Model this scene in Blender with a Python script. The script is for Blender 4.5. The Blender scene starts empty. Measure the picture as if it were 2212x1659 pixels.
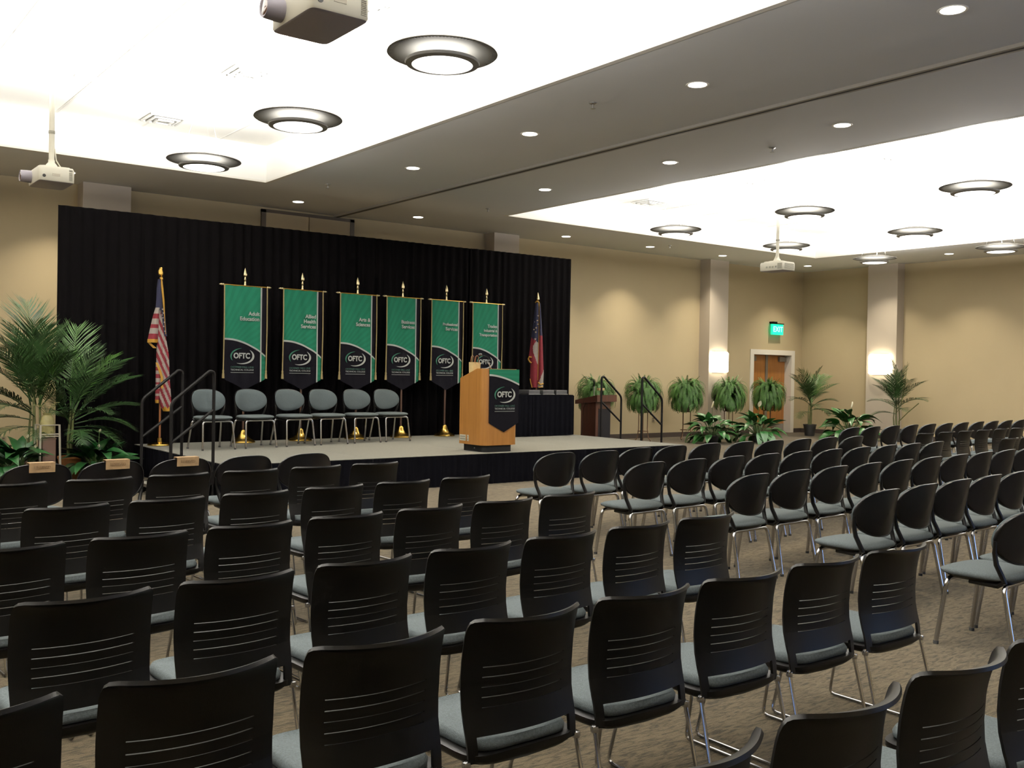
import bpy, bmesh, math, random
from math import sin, cos, pi, radians, atan2, sqrt
from mathutils import Vector, Matrix

random.seed(7)
SC = bpy.context.scene
COL = SC.collection

# ------------------------------------------------------------------ camera
IMG_W, F_PX = 2212.0, 2131.75
yaw, pitch, roll = radians(37.347), radians(-0.659), radians(0.969)
fw = Vector((sin(yaw)*cos(pitch), cos(yaw)*cos(pitch), sin(pitch)))
rt = Vector((cos(yaw), -sin(yaw), 0))
up = rt.cross(fw)
rt, up = rt*cos(roll) + up*sin(roll), -rt*sin(roll) + up*cos(roll)
cam_d = bpy.data.cameras.new('camera')
cam = bpy.data.objects.new('camera', cam_d)
COL.objects.link(cam)
cam.matrix_world = Matrix(((rt.x, up.x, -fw.x, 0), (rt.y, up.y, -fw.y, 0), (rt.z, up.z, -fw.z, 1.6), (0, 0, 0, 1)))
cam_d.sensor_width = 36.0
cam_d.lens = 36.0*F_PX/IMG_W
cam_d.clip_start = 0.05
SC.camera = cam

# ------------------------------------------------------------------ world, exposure
world = bpy.data.worlds.new('world')
SC.world = world
world.use_nodes = True
bg = world.node_tree.nodes['Background']
bg.inputs[0].default_value = (0.30, 0.52, 1.0, 1)
bg.inputs[1].default_value = 7.0
SC.view_settings.view_transform = 'Standard'
SC.view_settings.look = 'None'
SC.view_settings.gamma = 1.0
SC.view_settings.exposure = -1.15
SC.view_settings.use_curve_mapping = False
try:
    SC.cycles.use_denoising = True
    SC.cycles.max_bounces = 6
    SC.cycles.diffuse_bounces = 4
    SC.cycles.glossy_bounces = 3
    SC.cycles.use_adaptive_sampling = True
    SC.cycles.adaptive_threshold = 0.03
    SC.cycles.sample_clamp_indirect = 6.0
    SC.cycles.use_light_tree = True
    SC.cycles.caustics_reflective = False
    SC.cycles.caustics_refractive = False
except Exception:
    pass

# light strengths
UPLIGHT_W = 760.0
DOWN_W = 76.0
WALLWASH_W = 46.0
LENS_E = 9.0
WARM = (1.0, 0.88, 0.68)
NEUTRAL = (1.0, 0.965, 0.91)

# room (metres): X along the stage wall, Y towards it, Z up
XL, XR, YF, YB = -6.0, 24.27, -3.0, 17.85
ZC, ZR = 4.67, 5.27
REC = [(-3.3, 6.65, -0.65, 15.5), (11.62, 21.56, -0.65, 15.5)]
STZ = 0.44

# ------------------------------------------------------------------ materials
MATS = {}
def mat(name, col, rough=0.6, metal=0.0, emit=0.0, ecol=None, var=0.0, vscale=8.0, bump=0.0, bscale=60.0, spec=0.5, sheen=0.0, coat=0.0):
    m = bpy.data.materials.new(name)
    m.use_nodes = True
    nt = m.node_tree
    b = nt.nodes['Principled BSDF']
    c4 = (col[0], col[1], col[2], 1)
    b.inputs['Base Color'].default_value = c4
    b.inputs['Roughness'].default_value = rough
    b.inputs['Metallic'].default_value = metal
    b.inputs['Specular IOR Level'].default_value = spec
    if sheen: b.inputs['Sheen Weight'].default_value = sheen
    if coat: b.inputs['Coat Weight'].default_value = coat
    if emit:
        e = ecol or col
        b.inputs['Emission Color'].default_value = (e[0], e[1], e[2], 1)
        b.inputs['Emission Strength'].default_value = emit
    if var or bump:
        tc = nt.nodes.new('ShaderNodeTexCoord')
    if var:
        n = nt.nodes.new('ShaderNodeTexNoise')
        n.inputs['Scale'].default_value = vscale
        n.inputs['Detail'].default_value = 4
        nt.links.new(tc.outputs['Object'], n.inputs['Vector'])
        r = nt.nodes.new('ShaderNodeValToRGB')
        r.color_ramp.elements[0].position = 0.3
        r.color_ramp.elements[1].position = 0.7
        r.color_ramp.elements[0].color = tuple(x*(1-var) for x in col)+(1,)
        r.color_ramp.elements[1].color = tuple(min(1, x*(1+var)) for x in col)+(1,)
        nt.links.new(n.outputs['Fac'], r.inputs['Fac'])
        nt.links.new(r.outputs['Color'], b.inputs['Base Color'])
    if bump:
        n2 = nt.nodes.new('ShaderNodeTexNoise')
        n2.inputs['Scale'].default_value = bscale
        n2.inputs['Detail'].default_value = 3
        nt.links.new(tc.outputs['Object'], n2.inputs['Vector'])
        bp = nt.nodes.new('ShaderNodeBump')
        bp.inputs['Strength'].default_value = bump
        bp.inputs['Distance'].default_value = 0.01
        nt.links.new(n2.outputs['Fac'], bp.inputs['Height'])
        nt.links.new(bp.outputs['Normal'], b.inputs['Normal'])
    MATS[name] = m
    return m

def wood(name, c1, c2, scale=(1, 1, 0.06), rough=0.4, freq=22.0):
    m = mat(name, c1, rough)
    nt = m.node_tree
    b = nt.nodes['Principled BSDF']
    tc = nt.nodes.new('ShaderNodeTexCoord')
    mp = nt.nodes.new('ShaderNodeMapping')
    mp.inputs['Scale'].default_value = scale
    n = nt.nodes.new('ShaderNodeTexNoise')
    n.inputs['Scale'].default_value = freq
    n.inputs['Detail'].default_value = 6
    n.inputs['Roughness'].default_value = 0.6
    r = nt.nodes.new('ShaderNodeValToRGB')
    r.color_ramp.elements[0].position = 0.35
    r.color_ramp.elements[1].position = 0.68
    r.color_ramp.elements[0].color = (*c2, 1)
    r.color_ramp.elements[1].color = (*c1, 1)
    nt.links.new(tc.outputs['Object'], mp.inputs['Vector'])
    nt.links.new(mp.outputs['Vector'], n.inputs['Vector'])
    nt.links.new(n.outputs['Fac'], r.inputs['Fac'])
    nt.links.new(r.outputs['Color'], b.inputs['Base Color'])
    return m

mat('wall_paint', (0.455, 0.375, 0.236), 0.75, var=0.03, vscale=0.7, bump=0.05, bscale=90)
mat('column_paint', (0.50, 0.44, 0.37), 0.7, bump=0.05, bscale=90)
mat('soffit_paint', (0.78, 0.79, 0.80), 0.85, var=0.02, vscale=0.5)
mat('ceiling_white', (0.86, 0.85, 0.81), 0.85)
mat('tee_grid', (0.62, 0.61, 0.58), 0.6)
mat('trim_white', (0.80, 0.77, 0.71), 0.5)
mat('track_paint', (0.36, 0.34, 0.31), 0.5)
mat('dark_gap', (0.03, 0.028, 0.025), 0.8)
mat('baseboard', (0.035, 0.025, 0.02), 0.5)
mat('black_plastic', (0.0019, 0.0017, 0.0016), 0.38, spec=0.25, bump=0.05, bscale=400)
mat('black_shell', (0.0018, 0.0016, 0.0024), 0.30, spec=0.34, bump=0.05, bscale=350)
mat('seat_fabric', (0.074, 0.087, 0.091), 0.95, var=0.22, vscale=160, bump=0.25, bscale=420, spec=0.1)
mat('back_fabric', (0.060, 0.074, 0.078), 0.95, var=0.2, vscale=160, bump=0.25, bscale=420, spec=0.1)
mat('chrome', (0.62, 0.62, 0.64), 0.16, 1.0)
mat('rubber', (0.02, 0.02, 0.02), 0.8)
mat('black_cloth', (0.0022, 0.0019, 0.0021), 0.95, var=0.15, vscale=30, spec=0.02)
mat('skirt_cloth', (0.0022, 0.0022, 0.0033), 0.95, var=0.15, vscale=30, spec=0.02)
mat('stage_carpet', (0.150, 0.147, 0.125), 0.95, var=0.12, vscale=60, bump=0.3, bscale=300)
mat('black_metal', (0.0028, 0.0024, 0.0024), 0.5, spec=0.12)
mat('brass', (0.72, 0.47, 0.12), 0.25, 1.0)
mat('pale_gold', (0.85, 0.72, 0.42), 0.22, 1.0)
mat('gold_fringe', (0.45, 0.24, 0.025), 0.6, var=0.2, vscale=120)
mat('gold_cord', (0.26, 0.20, 0.085), 0.55, var=0.15, vscale=90)
mat('pole_wood', (0.22, 0.085, 0.03), 0.35)
mat('pole_dark', (0.055, 0.028, 0.018), 0.35)
mat('banner_black', (0.0036, 0.0033, 0.0052), 0.9, var=0.08, vscale=30, spec=0.05)
mat('print_white', (0.42, 0.44, 0.43), 0.85, spec=0.1)
mat('print_green', (0.012, 0.10, 0.06), 0.7)
mat('print_darkgreen', (0.012, 0.045, 0.035), 0.7)
mat('flag_blue', (0.0035, 0.004, 0.022), 0.9, var=0.15, vscale=25)
mat('flag_red', (0.125, 0.005, 0.012), 0.9, var=0.15, vscale=25)
mat('flag_white', (0.33, 0.29, 0.26), 0.9, var=0.06, vscale=25)
mat('seal_gold', (0.33, 0.26, 0.14), 0.7)
wood('lectern_oak', (0.36, 0.165, 0.040), (0.275, 0.12, 0.026), rough=0.35)
wood('door_oak', (0.36, 0.15, 0.035), (0.27, 0.105, 0.022), rough=0.35)
wood('mahogany', (0.060, 0.018, 0.010), (0.030, 0.009, 0.005), rough=0.4)
wood('pale_wood', (0.55, 0.40, 0.20), (0.45, 0.31, 0.14), rough=0.5)
mat('plinth_black', (0.004, 0.004, 0.0045), 0.5, spec=0.2)
mat('podium_panel', (0.003, 0.003, 0.005), 0.5, spec=0.2)
mat('sticker', (0.48, 0.46, 0.38), 0.6)
mat('sticker_ink', (0.20, 0.19, 0.16), 0.6)
mat('kraft_card', (0.36, 0.235, 0.12), 0.8, var=0.2, vscale=25)
mat('card_ink', (0.20, 0.125, 0.06), 0.8)
mat('bag_paper', (0.60, 0.49, 0.25), 0.7, var=0.1, vscale=20)
mat('steel', (0.55, 0.55, 0.55), 0.28, 1.0)
mat('dark_steel', (0.10, 0.10, 0.105), 0.4, 0.5)
mat('fern_green', (0.034, 0.098, 0.012), 0.6, var=0.45, vscale=9)
mat('palm_green', (0.019, 0.052, 0.011), 0.5, var=0.45, vscale=6)
mat('palm_bright', (0.034, 0.086, 0.013), 0.5, var=0.35, vscale=6)
mat('lily_green', (0.016, 0.078, 0.016), 0.35, var=0.4, vscale=10)
mat('dark_leaf', (0.010, 0.05, 0.012), 0.35, var=0.4, vscale=10)
mat('spathe', (0.80, 0.76, 0.62), 0.5)
mat('spadix', (0.62, 0.55, 0.22), 0.6)
mat('stem_green', (0.09, 0.10, 0.03), 0.6, var=0.3, vscale=12)
mat('petiole', (0.045, 0.085, 0.02), 0.5)
mat('terracotta', (0.33, 0.13, 0.035), 0.7, var=0.2, vscale=12)
mat('pot_brown', (0.10, 0.055, 0.038), 0.6)
mat('pot_black', (0.015, 0.015, 0.015), 0.5)
mat('soil', (0.03, 0.02, 0.012), 0.95)
mat('stand_bronze', (0.09, 0.045, 0.022), 0.4, 0.6)
mat('stand_cream', (0.46, 0.42, 0.34), 0.5)
mat('vase_cream', (0.34, 0.30, 0.13), 0.5, var=0.2, vscale=14)
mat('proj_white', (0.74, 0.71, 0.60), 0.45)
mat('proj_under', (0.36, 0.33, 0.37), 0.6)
mat('proj_grey', (0.24, 0.22, 0.26), 0.4)
mat('proj_vent', (0.22, 0.21, 0.17), 0.7)
mat('lens_glass', (0.10, 0.045, 0.03), 0.06, spec=1.0, coat=1.0)
mat('dish_metal', (0.20, 0.195, 0.18), 0.6, spec=0.2)
mat('ring_metal', (0.26, 0.255, 0.25), 0.5)
mat('lens_white', (0.9, 0.88, 0.82), 0.5, emit=LENS_E, ecol=NEUTRAL)
mat('drum_glow', (0.9, 0.88, 0.82), 0.5, emit=16.0, ecol=NEUTRAL)
mat('down_lens', (0.9, 0.88, 0.8), 0.5, emit=22.0, ecol=(1, 0.94, 0.82))
mat('sconce_glass', (0.9, 0.86, 0.76), 0.5, emit=20.0, ecol=(1, 0.86, 0.62))
mat('exit_green', (0.02, 0.5, 0.3), 0.4, emit=2.2, ecol=(0.0, 0.95, 0.50))
mat('exit_letter', (0.5, 0.9, 0.7), 0.4, emit=2.2, ecol=(0.30, 1.0, 0.75))
mat('diffuser_grey', (0.62, 0.62, 0.60), 0.6)
mat('outlet_plate', (0.30, 0.25, 0.17), 0.5)
mat('partition_panel', (0.46, 0.37, 0.235), 0.8)
mat('frame_brown', (0.085, 0.065, 0.045), 0.5)
mat('closer_grey', (0.17, 0.15, 0.12), 0.4, 0.3)

for q_ in ('lens_white', 'drum_glow', 'down_lens', 'exit_green', 'exit_letter'):
    try: MATS[q_].cycles.emission_sampling = 'NONE'
    except Exception: pass

def carpet():
    m = mat('carpet', (0.12, 0.095, 0.065), 0.97, spec=0.15, sheen=0.09)
    nt = m.node_tree; b = nt.nodes['Principled BSDF']
    tc = nt.nodes.new('ShaderNodeTexCoord')
    mp = nt.nodes.new('ShaderNodeMapping')
    mp.inputs['Scale'].default_value = (7.0, 30.0, 1.0)
    mp.inputs['Rotation'].default_value = (0, 0, radians(8))
    n1 = nt.nodes.new('ShaderNodeTexNoise'); n1.inputs['Scale'].default_value = 1.6; n1.inputs['Detail'].default_value = 5; n1.inputs['Distortion'].default_value = 1.2
    n2 = nt.nodes.new('ShaderNodeTexNoise'); n2.inputs['Scale'].default_value = 160; n2.inputs['Detail'].default_value = 2
    r1 = nt.nodes.new('ShaderNodeValToRGB')
    e = r1.color_ramp.elements
    e[0].position = 0.36; e[0].color = (0.030, 0.0225, 0.0125, 1)
    e[1].position = 0.58; e[1].color = (0.106, 0.083, 0.049, 1)
    mx = nt.nodes.new('ShaderNodeMix'); mx.data_type = 'RGBA'; mx.blend_type = 'MULTIPLY'
    mx.inputs[0].default_value = 0.5
    r2 = nt.nodes.new('ShaderNodeValToRGB')
    r2.color_ramp.elements[0].position = 0.3; r2.color_ramp.elements[0].color = (0.45, 0.45, 0.45, 1)
    r2.color_ramp.elements[1].position = 0.6; r2.color_ramp.elements[1].color = (1, 1, 1, 1)
    L = nt.links.new
    L(tc.outputs['Object'], mp.inputs['Vector']); L(mp.outputs['Vector'], n1.inputs['Vector'])
    L(tc.outputs['Object'], n2.inputs['Vector'])
    L(n1.outputs['Fac'], r1.inputs['Fac']); L(n2.outputs['Fac'], r2.inputs['Fac'])
    L(r1.outputs['Color'], mx.inputs[6]); L(r2.outputs['Color'], mx.inputs[7])
    L(mx.outputs[2], b.inputs['Base Color'])
    bp = nt.nodes.new('ShaderNodeBump'); bp.inputs['Strength'].default_value = 0.5; bp.inputs['Distance'].default_value = 0.01
    L(n2.outputs['Fac'], bp.inputs['Height']); L(bp.outputs['Normal'], b.inputs['Normal'])
carpet()

def banner_green():
    m = mat('banner_green', (0.02, 0.20, 0.105), 0.85, spec=0.1)
    nt = m.node_tree; b = nt.nodes['Principled BSDF']; L = nt.links.new
    tc = nt.nodes.new('ShaderNodeTexCoord')
    sp = nt.nodes.new('ShaderNodeSeparateXYZ')
    L(tc.outputs['Object'], sp.inputs[0])
    def M(op, a, c=None, v=None):
        n = nt.nodes.new('ShaderNodeMath'); n.operation = op
        L(a, n.inputs[0])
        if c is not None: L(c, n.inputs[1])
        if v is not None: n.inputs[1].default_value = v
        return n.outputs[0]
    dx = M('ADD', sp.outputs['X'], v=0.62)
    dz = M('SUBTRACT', sp.outputs['Z'], v=1.15)
    a = M('ARCTAN2', dz, dx)
    s = M('SINE', M('MULTIPLY', a, v=75.0))
    f = M('ADD', M('MULTIPLY', s, v=0.5), v=0.5)
    r = nt.nodes.new('ShaderNodeValToRGB')
    r.color_ramp.elements[0].color = (0.009, 0.092, 0.052, 1); r.color_ramp.elements[0].position = 0.3
    r.color_ramp.elements[1].color = (0.011, 0.108, 0.062, 1); r.color_ramp.elements[1].position = 0.7
    L(f, r.inputs['Fac']); L(r.outputs['Color'], b.inputs['Base Color'])
banner_green()

def glass_mat():
    m = bpy.data.materials.new('window_glass'); m.use_nodes = True
    nt = m.node_tree; nt.nodes.clear()
    o = nt.nodes.new('ShaderNodeOutputMaterial'); t = nt.nodes.new('ShaderNodeBsdfTransparent'); g = nt.nodes.new('ShaderNodeBsdfGlossy')
    g.inputs['Roughness'].default_value = 0.02
    mx = nt.nodes.new('ShaderNodeMixShader'); mx.inputs[0].default_value = 0.06
    nt.links.new(t.outputs[0], mx.inputs[1]); nt.links.new(g.outputs[0], mx.inputs[2]); nt.links.new(mx.outputs[0], o.inputs[0])
    MATS['window_glass'] = m
glass_mat()

# ------------------------------------------------------------------ mesh builder
class MB:
    def __init__(s):
        s.v, s.f, s.m, s.mats = [], [], [], []
    def mi(s, name):
        if name not in s.mats: s.mats.append(name)
        return s.mats.index(name)
    def add(s, verts, faces, mt=None):
        o = len(s.v); k = s.mi(mt) if mt else 0
        s.v += [tuple(p) for p in verts]
        s.f += [tuple(i+o for i in f) for f in faces]
        s.m += [k]*len(faces)
        return s
    def box(s, x0, x1, y0, y1, z0, z1, mt=None, b=0.0):
        if b <= 0:
            v = [(x, y, z) for z in (z0, z1) for y in (y0, y1) for x in (x0, x1)]
            return s.add(v, [(0, 2, 3, 1), (4, 5, 7, 6), (0, 1, 5, 4), (2, 6, 7, 3), (0, 4, 6, 2), (1, 3, 7, 5)], mt)
        bm = bmesh.new()
        bmesh.ops.create_cube(bm, size=1.0)
        for q in bm.verts:
            q.co = Vector(((x0+x1)/2+q.co.x*(x1-x0), (y0+y1)/2+q.co.y*(y1-y0), (z0+z1)/2+q.co.z*(z1-z0)))
        bmesh.ops.bevel(bm, geom=bm.edges[:], offset=b, segments=2, profile=0.7, affect='EDGES')
        return s.from_bm(bm, mt)
    def from_bm(s, bm, mt=None, M=None):
        bm.verts.index_update()
        v = [(M @ q.co if M else q.co.copy()) for q in bm.verts]
        f = [tuple(q.index for q in fc.verts) for fc in bm.faces]
        bm.free()
        return s.add(v, f, mt)
    def tube(s, pts, r, n=8, mt=None, closed=False, rad=None):
        P = [Vector(p) for p in pts]; N = len(P)
        V, Fc = [], []
        prev = None
        for i in range(N):
            if closed: t = (P[(i+1) % N]-P[i-1])
            else: t = P[min(i+1, N-1)]-P[max(i-1, 0)]
            t.normalize()
            if prev is None:
                a = Vector((0, 0, 1)) if abs(t.z) < 0.9 else Vector((1, 0, 0))
                u = t.cross(a).normalized()
            else:
                u = (prev - t*prev.dot(t)).normalized()
            prev = u
            w = t.cross(u)
            rr = rad[i] if rad else r
            for k in range(n):
                a = 2*pi*k/n
                V.append(P[i]+u*cos(a)*rr+w*sin(a)*rr)
        rng = N if closed else N-1
        for i in range(rng):
            j = (i+1) % N
            for k in range(n):
                l = (k+1) % n
                Fc.append((i*n+k, i*n+l, j*n+l, j*n+k))
        if not closed:
            Fc.append(tuple(range(n-1, -1, -1))); Fc.append(tuple((N-1)*n+k for k in range(n)))
        return s.add(V, Fc, mt)
    def lathe(s, prof, n=24, c=(0, 0, 0), mt=None, axis='z'):
        V, Fc = [], []
        for (r, h) in prof:
            for k in range(n):
                a = 2*pi*k/n
                if axis == 'z': V.append((c[0]+r*cos(a), c[1]+r*sin(a), c[2]+h))
                elif axis == 'x': V.append((c[0]+h, c[1]+r*cos(a), c[2]+r*sin(a)))
                else: V.append((c[0]+r*sin(a), c[1]+h, c[2]+r*cos(a)))
        for i in range(len(prof)-1):
            for k in range(n):
                l = (k+1) % n
                Fc.append((i*n+k, i*n+l, (i+1)*n+l, (i+1)*n+k))
        return s.add(V, Fc, mt)
    def grid(s, fn, us, vs, mt=None, keep=None):
        V = [fn(u, v) for v in vs for u in us]
        nu = len(us); Fc = []
        for j in range(len(vs)-1):
            for i in range(nu-1):
                if keep and not keep((us[i]+us[i+1])/2, (vs[j]+vs[j+1])/2): continue
                Fc.append((j*nu+i, j*nu+i+1, (j+1)*nu+i+1, (j+1)*nu+i))
        return s.add(V, Fc, mt)
    def rings(s, rl, mt=None, cap0=True, cap1=True):
        n = len(rl[0]); V = [p for r in rl for p in r]; Fc = []
        for i in range(len(rl)-1):
            for k in range(n):
                l = (k+1) % n
                Fc.append((i*n+k, i*n+l, (i+1)*n+l, (i+1)*n+k))
        if cap0: Fc.append(tuple(range(n-1, -1, -1)))
        if cap1: Fc.append(tuple((len(rl)-1)*n+k for k in range(n)))
        return s.add(V, Fc, mt)
    def prism(s, poly, h0, h1, axis='z', mt=None):
        n = len(poly)
        def P(a, b, h):
            return (a, b, h) if axis == 'z' else ((h, a, b) if axis == 'x' else (a, h, b))
        V = [P(a, b, h0) for a, b in poly]+[P(a, b, h1) for a, b in poly]
        Fc = [tuple(range(n-1, -1, -1)), tuple(range(n, 2*n))]+[(k, (k+1) % n, n+(k+1) % n, n+k) for k in range(n)]
        return s.add(V, Fc, mt)
    def thicken(s, t):
        bm = bmesh.new()
        vs = [bm.verts.new(p) for p in s.v]
        for f, m in zip(s.f, s.m):
            try:
                fc = bm.faces.new([vs[i] for i in f]); fc.material_index = m
            except ValueError: pass
        bmesh.ops.remove_doubles(bm, verts=bm.verts, dist=1e-6)
        bmesh.ops.recalc_face_normals(bm, faces=bm.faces)
        bmesh.ops.solidify(bm, geom=bm.faces[:], thickness=t)
        bm.verts.index_update()
        s.v = [tuple(q.co) for q in bm.verts]
        s.f = [tuple(q.index for q in fc.verts) for fc in bm.faces]
        s.m = [fc.material_index for fc in bm.faces]
        bm.free()
        return s
    def mesh(s, name, mats=None, smooth=True, angle=40):
        me = bpy.data.meshes.new(name)
        me.from_pydata(s.v, [], s.f)
        ml = s.mats if s.mats else [mats]
        for q in ml: me.materials.append(MATS[q])
        me.polygons.foreach_set('material_index', s.m)
        bm = bmesh.new(); bm.from_mesh(me)
        bmesh.ops.recalc_face_normals(bm, faces=bm.faces)
        bm.to_mesh(me); bm.free()
        if smooth:
            me.polygons.foreach_set('use_smooth', [True]*len(me.polygons))
            try: me.set_sharp_from_angle(angle=radians(angle))
            except Exception: pass
        me.update()
        return me
    def build(s, name, mt=None, parent=None, smooth=True, angle=40):
        return obj(name, s.mesh(name, mt, smooth, angle), parent)

def obj(name, me, parent=None, loc=None, rz=None):
    o = bpy.data.objects.new(name, me)
    COL.objects.link(o)
    if parent: o.parent = parent
    if loc: o.location = loc
    if rz: o.rotation_euler = (0, 0, rz)
    return o
def tag(o, label, cat, group=None, kind=None):
    o['label'] = label; o['category'] = cat
    if group: o['group'] = group
    if kind: o['kind'] = kind
    return o
def thing(name, label, cat, loc=(0, 0, 0), rz=0, group=None):
    o = bpy.data.objects.new(name, None)
    COL.objects.link(o)
    o.empty_display_size = 0.1
    o.location = loc; o.rotation_euler = (0, 0, rz)
    return tag(o, label, cat, group)
def struct(name, mb, mt, label, cat, smooth=False):
    o = mb.build(name, mt, None, smooth)
    return tag(o, label, cat, None, 'structure')
def dup(root, loc, rz=0, label=None, group=None):
    r = root.copy(); COL.objects.link(r)
    r.location = loc; r.rotation_euler = (0, 0, rz)
    if label: r['label'] = label
    if group: r['group'] = group
    for ch in list(root.children):
        c = ch.copy(); COL.objects.link(c); c.parent = r
        for g in ch.children:
            d = g.copy(); COL.objects.link(d); d.parent = c
    return r
def lin(a, b, n):
    return [a+(b-a)*i/(n-1) for i in range(n)]
def arc_pts(pts, rad=0.05, n=5):
    """round the corners of a polyline"""
    P = [Vector(p) for p in pts]; out = [P[0]]
    for i in range(1, len(P)-1):
        a, b, c = P[i-1], P[i], P[i+1]
        d1 = (a-b); d2 = (c-b)
        r = min(rad, d1.length*0.45, d2.length*0.45)
        p1 = b+d1.normalized()*r; p2 = b+d2.normalized()*r
        for k in range(n+1):
            t = k/n
            out.append(p1*(1-t)**2+b*2*t*(1-t)+p2*t*t)
    out.append(P[-1])
    return out
_tc = {}
def text_mesh(txt, size, bold=0.0, mt='print_white', align='CENTER', spacing=1.0, depth=0.0008):
    key = (txt, size, bold, mt, align, spacing)
    if key in _tc: return _tc[key]
    cu = bpy.data.curves.new('lettering', 'FONT')
    cu.body = txt; cu.size = size; cu.align_x = align; cu.align_y = 'CENTER'
    cu.offset = bold; cu.extrude = depth; cu.space_character = spacing; cu.resolution_u = 4
    o = bpy.data.objects.new('lettering', cu); COL.objects.link(o)
    bpy.context.view_layer.update()
    dg = bpy.context.evaluated_depsgraph_get()
    me = bpy.data.meshes.new_from_object(o.evaluated_get(dg))
    bpy.data.objects.remove(o)
    me.materials.clear(); me.materials.append(MATS[mt])
    _tc[key] = me
    return me
def put_text(parent, txt, size, loc, bold=0.0, mt='print_white', align='CENTER', spacing=1.0, name='lettering', sx=1.0):
    """upright lettering that faces local -Y"""
    o = obj(name, text_mesh(txt, size, bold, mt, align, spacing), parent)
    o.location = loc; o.rotation_euler = (radians(90), 0, 0); o.scale = (sx, 1, 1)
    return o
ORD = ['first', 'second', 'third', 'fourth', 'fifth', 'sixth', 'seventh', 'eighth', 'ninth', 'tenth', 'eleventh', 'twelfth']
def disk_light(name, loc, r, watts, col, up=False, spread=180, parent=None):
    d = bpy.data.lights.new(name, 'AREA'); d.shape = 'DISK'; d.size = 2*r; d.energy = watts; d.color = col; d.spread = radians(spread)
    o = bpy.data.objects.new(name, d); COL.objects.link(o)
    if parent: o.parent = parent
    o.location = loc
    if up: o.rotation_euler = (pi, 0, 0)
    return o

# ================================================================== SETTING
struct('floor', MB().box(XL-0.4, XR+0.4, YF-0.4, YB+0.8, -0.1, 0.0), 'carpet', 'brown patterned carpet floor of the hall', 'floor')

# soffit ceiling around the two recesses
mb = MB()
xb = [XL-0.4, REC[0][0], REC[0][1], REC[1][0], REC[1][1], XR+0.4]
yb = [YF-0.4, REC[0][2], REC[0][3], YB+0.4]
for i in range(5):
    for j in range(3):
        if j == 1 and i in (1, 3): continue
        mb.box(xb[i], xb[i+1], yb[j], yb[j+1], ZC, ZC+0.12)
struct('ceiling', mb, 'soffit_paint', 'grey soffit ceiling between and around the two bright recesses', 'ceiling')
for n, (a, b, c, d) in enumerate(REC):
    side = ('left', 'right')[n]
    ce = struct('ceiling', MB().box(a-0.1, b+0.1, c-0.1, d+0.1, ZR, ZR+0.1), 'ceiling_white', 'white recessed ceiling field over the %s block of chairs' % side, 'ceiling')
    g = MB()
    x = a+0.61
    while x < b:
        g.box(x-0.012, x+0.012, c, d, ZR-0.008, ZR+0.004); x += 1.22
    g.build('tee_bars', 'tee_grid', ce, False)
    f = MB()
    f.box(a-0.06, a+0.012, c-0.06, d+0.06, ZC+0.01, ZR+0.02).box(b-0.012, b+0.06, c-0.06, d+0.06, ZC+0.01, ZR+0.02)
    f.box(a+0.012, b-0.012, c-0.06, c+0.012, ZC+0.01, ZR+0.02).box(a+0.012, b-0.012, d-0.012, d+0.06, ZC+0.01, ZR+0.02)
    struct('trim_%d' % (n+1), f, 'ceiling_white', 'white upright fascia lining the %s ceiling recess' % side, 'fascia')
    t = MB()
    for (q0, q1, q2, q3) in ((a-0.05, a+0.02, c-0.05, d+0.05), (b-0.02, b+0.05, c-0.05, d+0.05)):
        t.box(q0, q1, q2, q3, ZC-0.002, ZC+0.03)
    for (q0, q1, q2, q3) in ((a+0.02, b-0.02, c-0.05, c+0.02), (a+0.02, b-0.02, d-0.02, d+0.05)):
        t.box(q0, q1, q2, q3, ZC-0.002, ZC+0.03)
    struct('trim_%d' % (n+3), t, 'trim_white', 'thin pale edge trim around the %s ceiling recess' % side, 'trim')

# partition track across the soffit
tr = struct('trim_5', MB().box(9.07, 9.20, YF, YB, ZC-0.035, ZC+0.01), 'track_paint', 'long partition track running along the soffit towards the stage wall', 'track')
MB().box(9.115, 9.155, YF+0.01, YB-0.01, ZC-0.037, ZC-0.030).build('slot', 'dark_gap', tr, False)

# back wall with the recessed double door
DX0, DX1, DZ = 22.08, 23.80, 2.25
mb = MB()
mb.box(XL-0.4, DX0, YB, YB+0.4, -0.05, ZC+0.1).box(DX1, XR+0.4, YB, YB+0.4, -0.05, ZC+0.1).box(DX0, DX1, YB, YB+0.4, DZ, ZC+0.1)
struct('wall_back', mb, 'wall_paint', 'long beige wall behind the stage', 'wall')
struct('wall_right', MB().box(XR, XR+0.4, YF-0.4, YB, -0.05, ZC+0.1), 'wall_paint', 'beige wall at the far right end of the hall', 'wall')
struct('wall_left', MB().box(XL-0.4, XL, YF-0.4, YB, -0.05, ZC+0.1), 'wall_paint', 'beige wall at the left end of the hall', 'wall')
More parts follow.
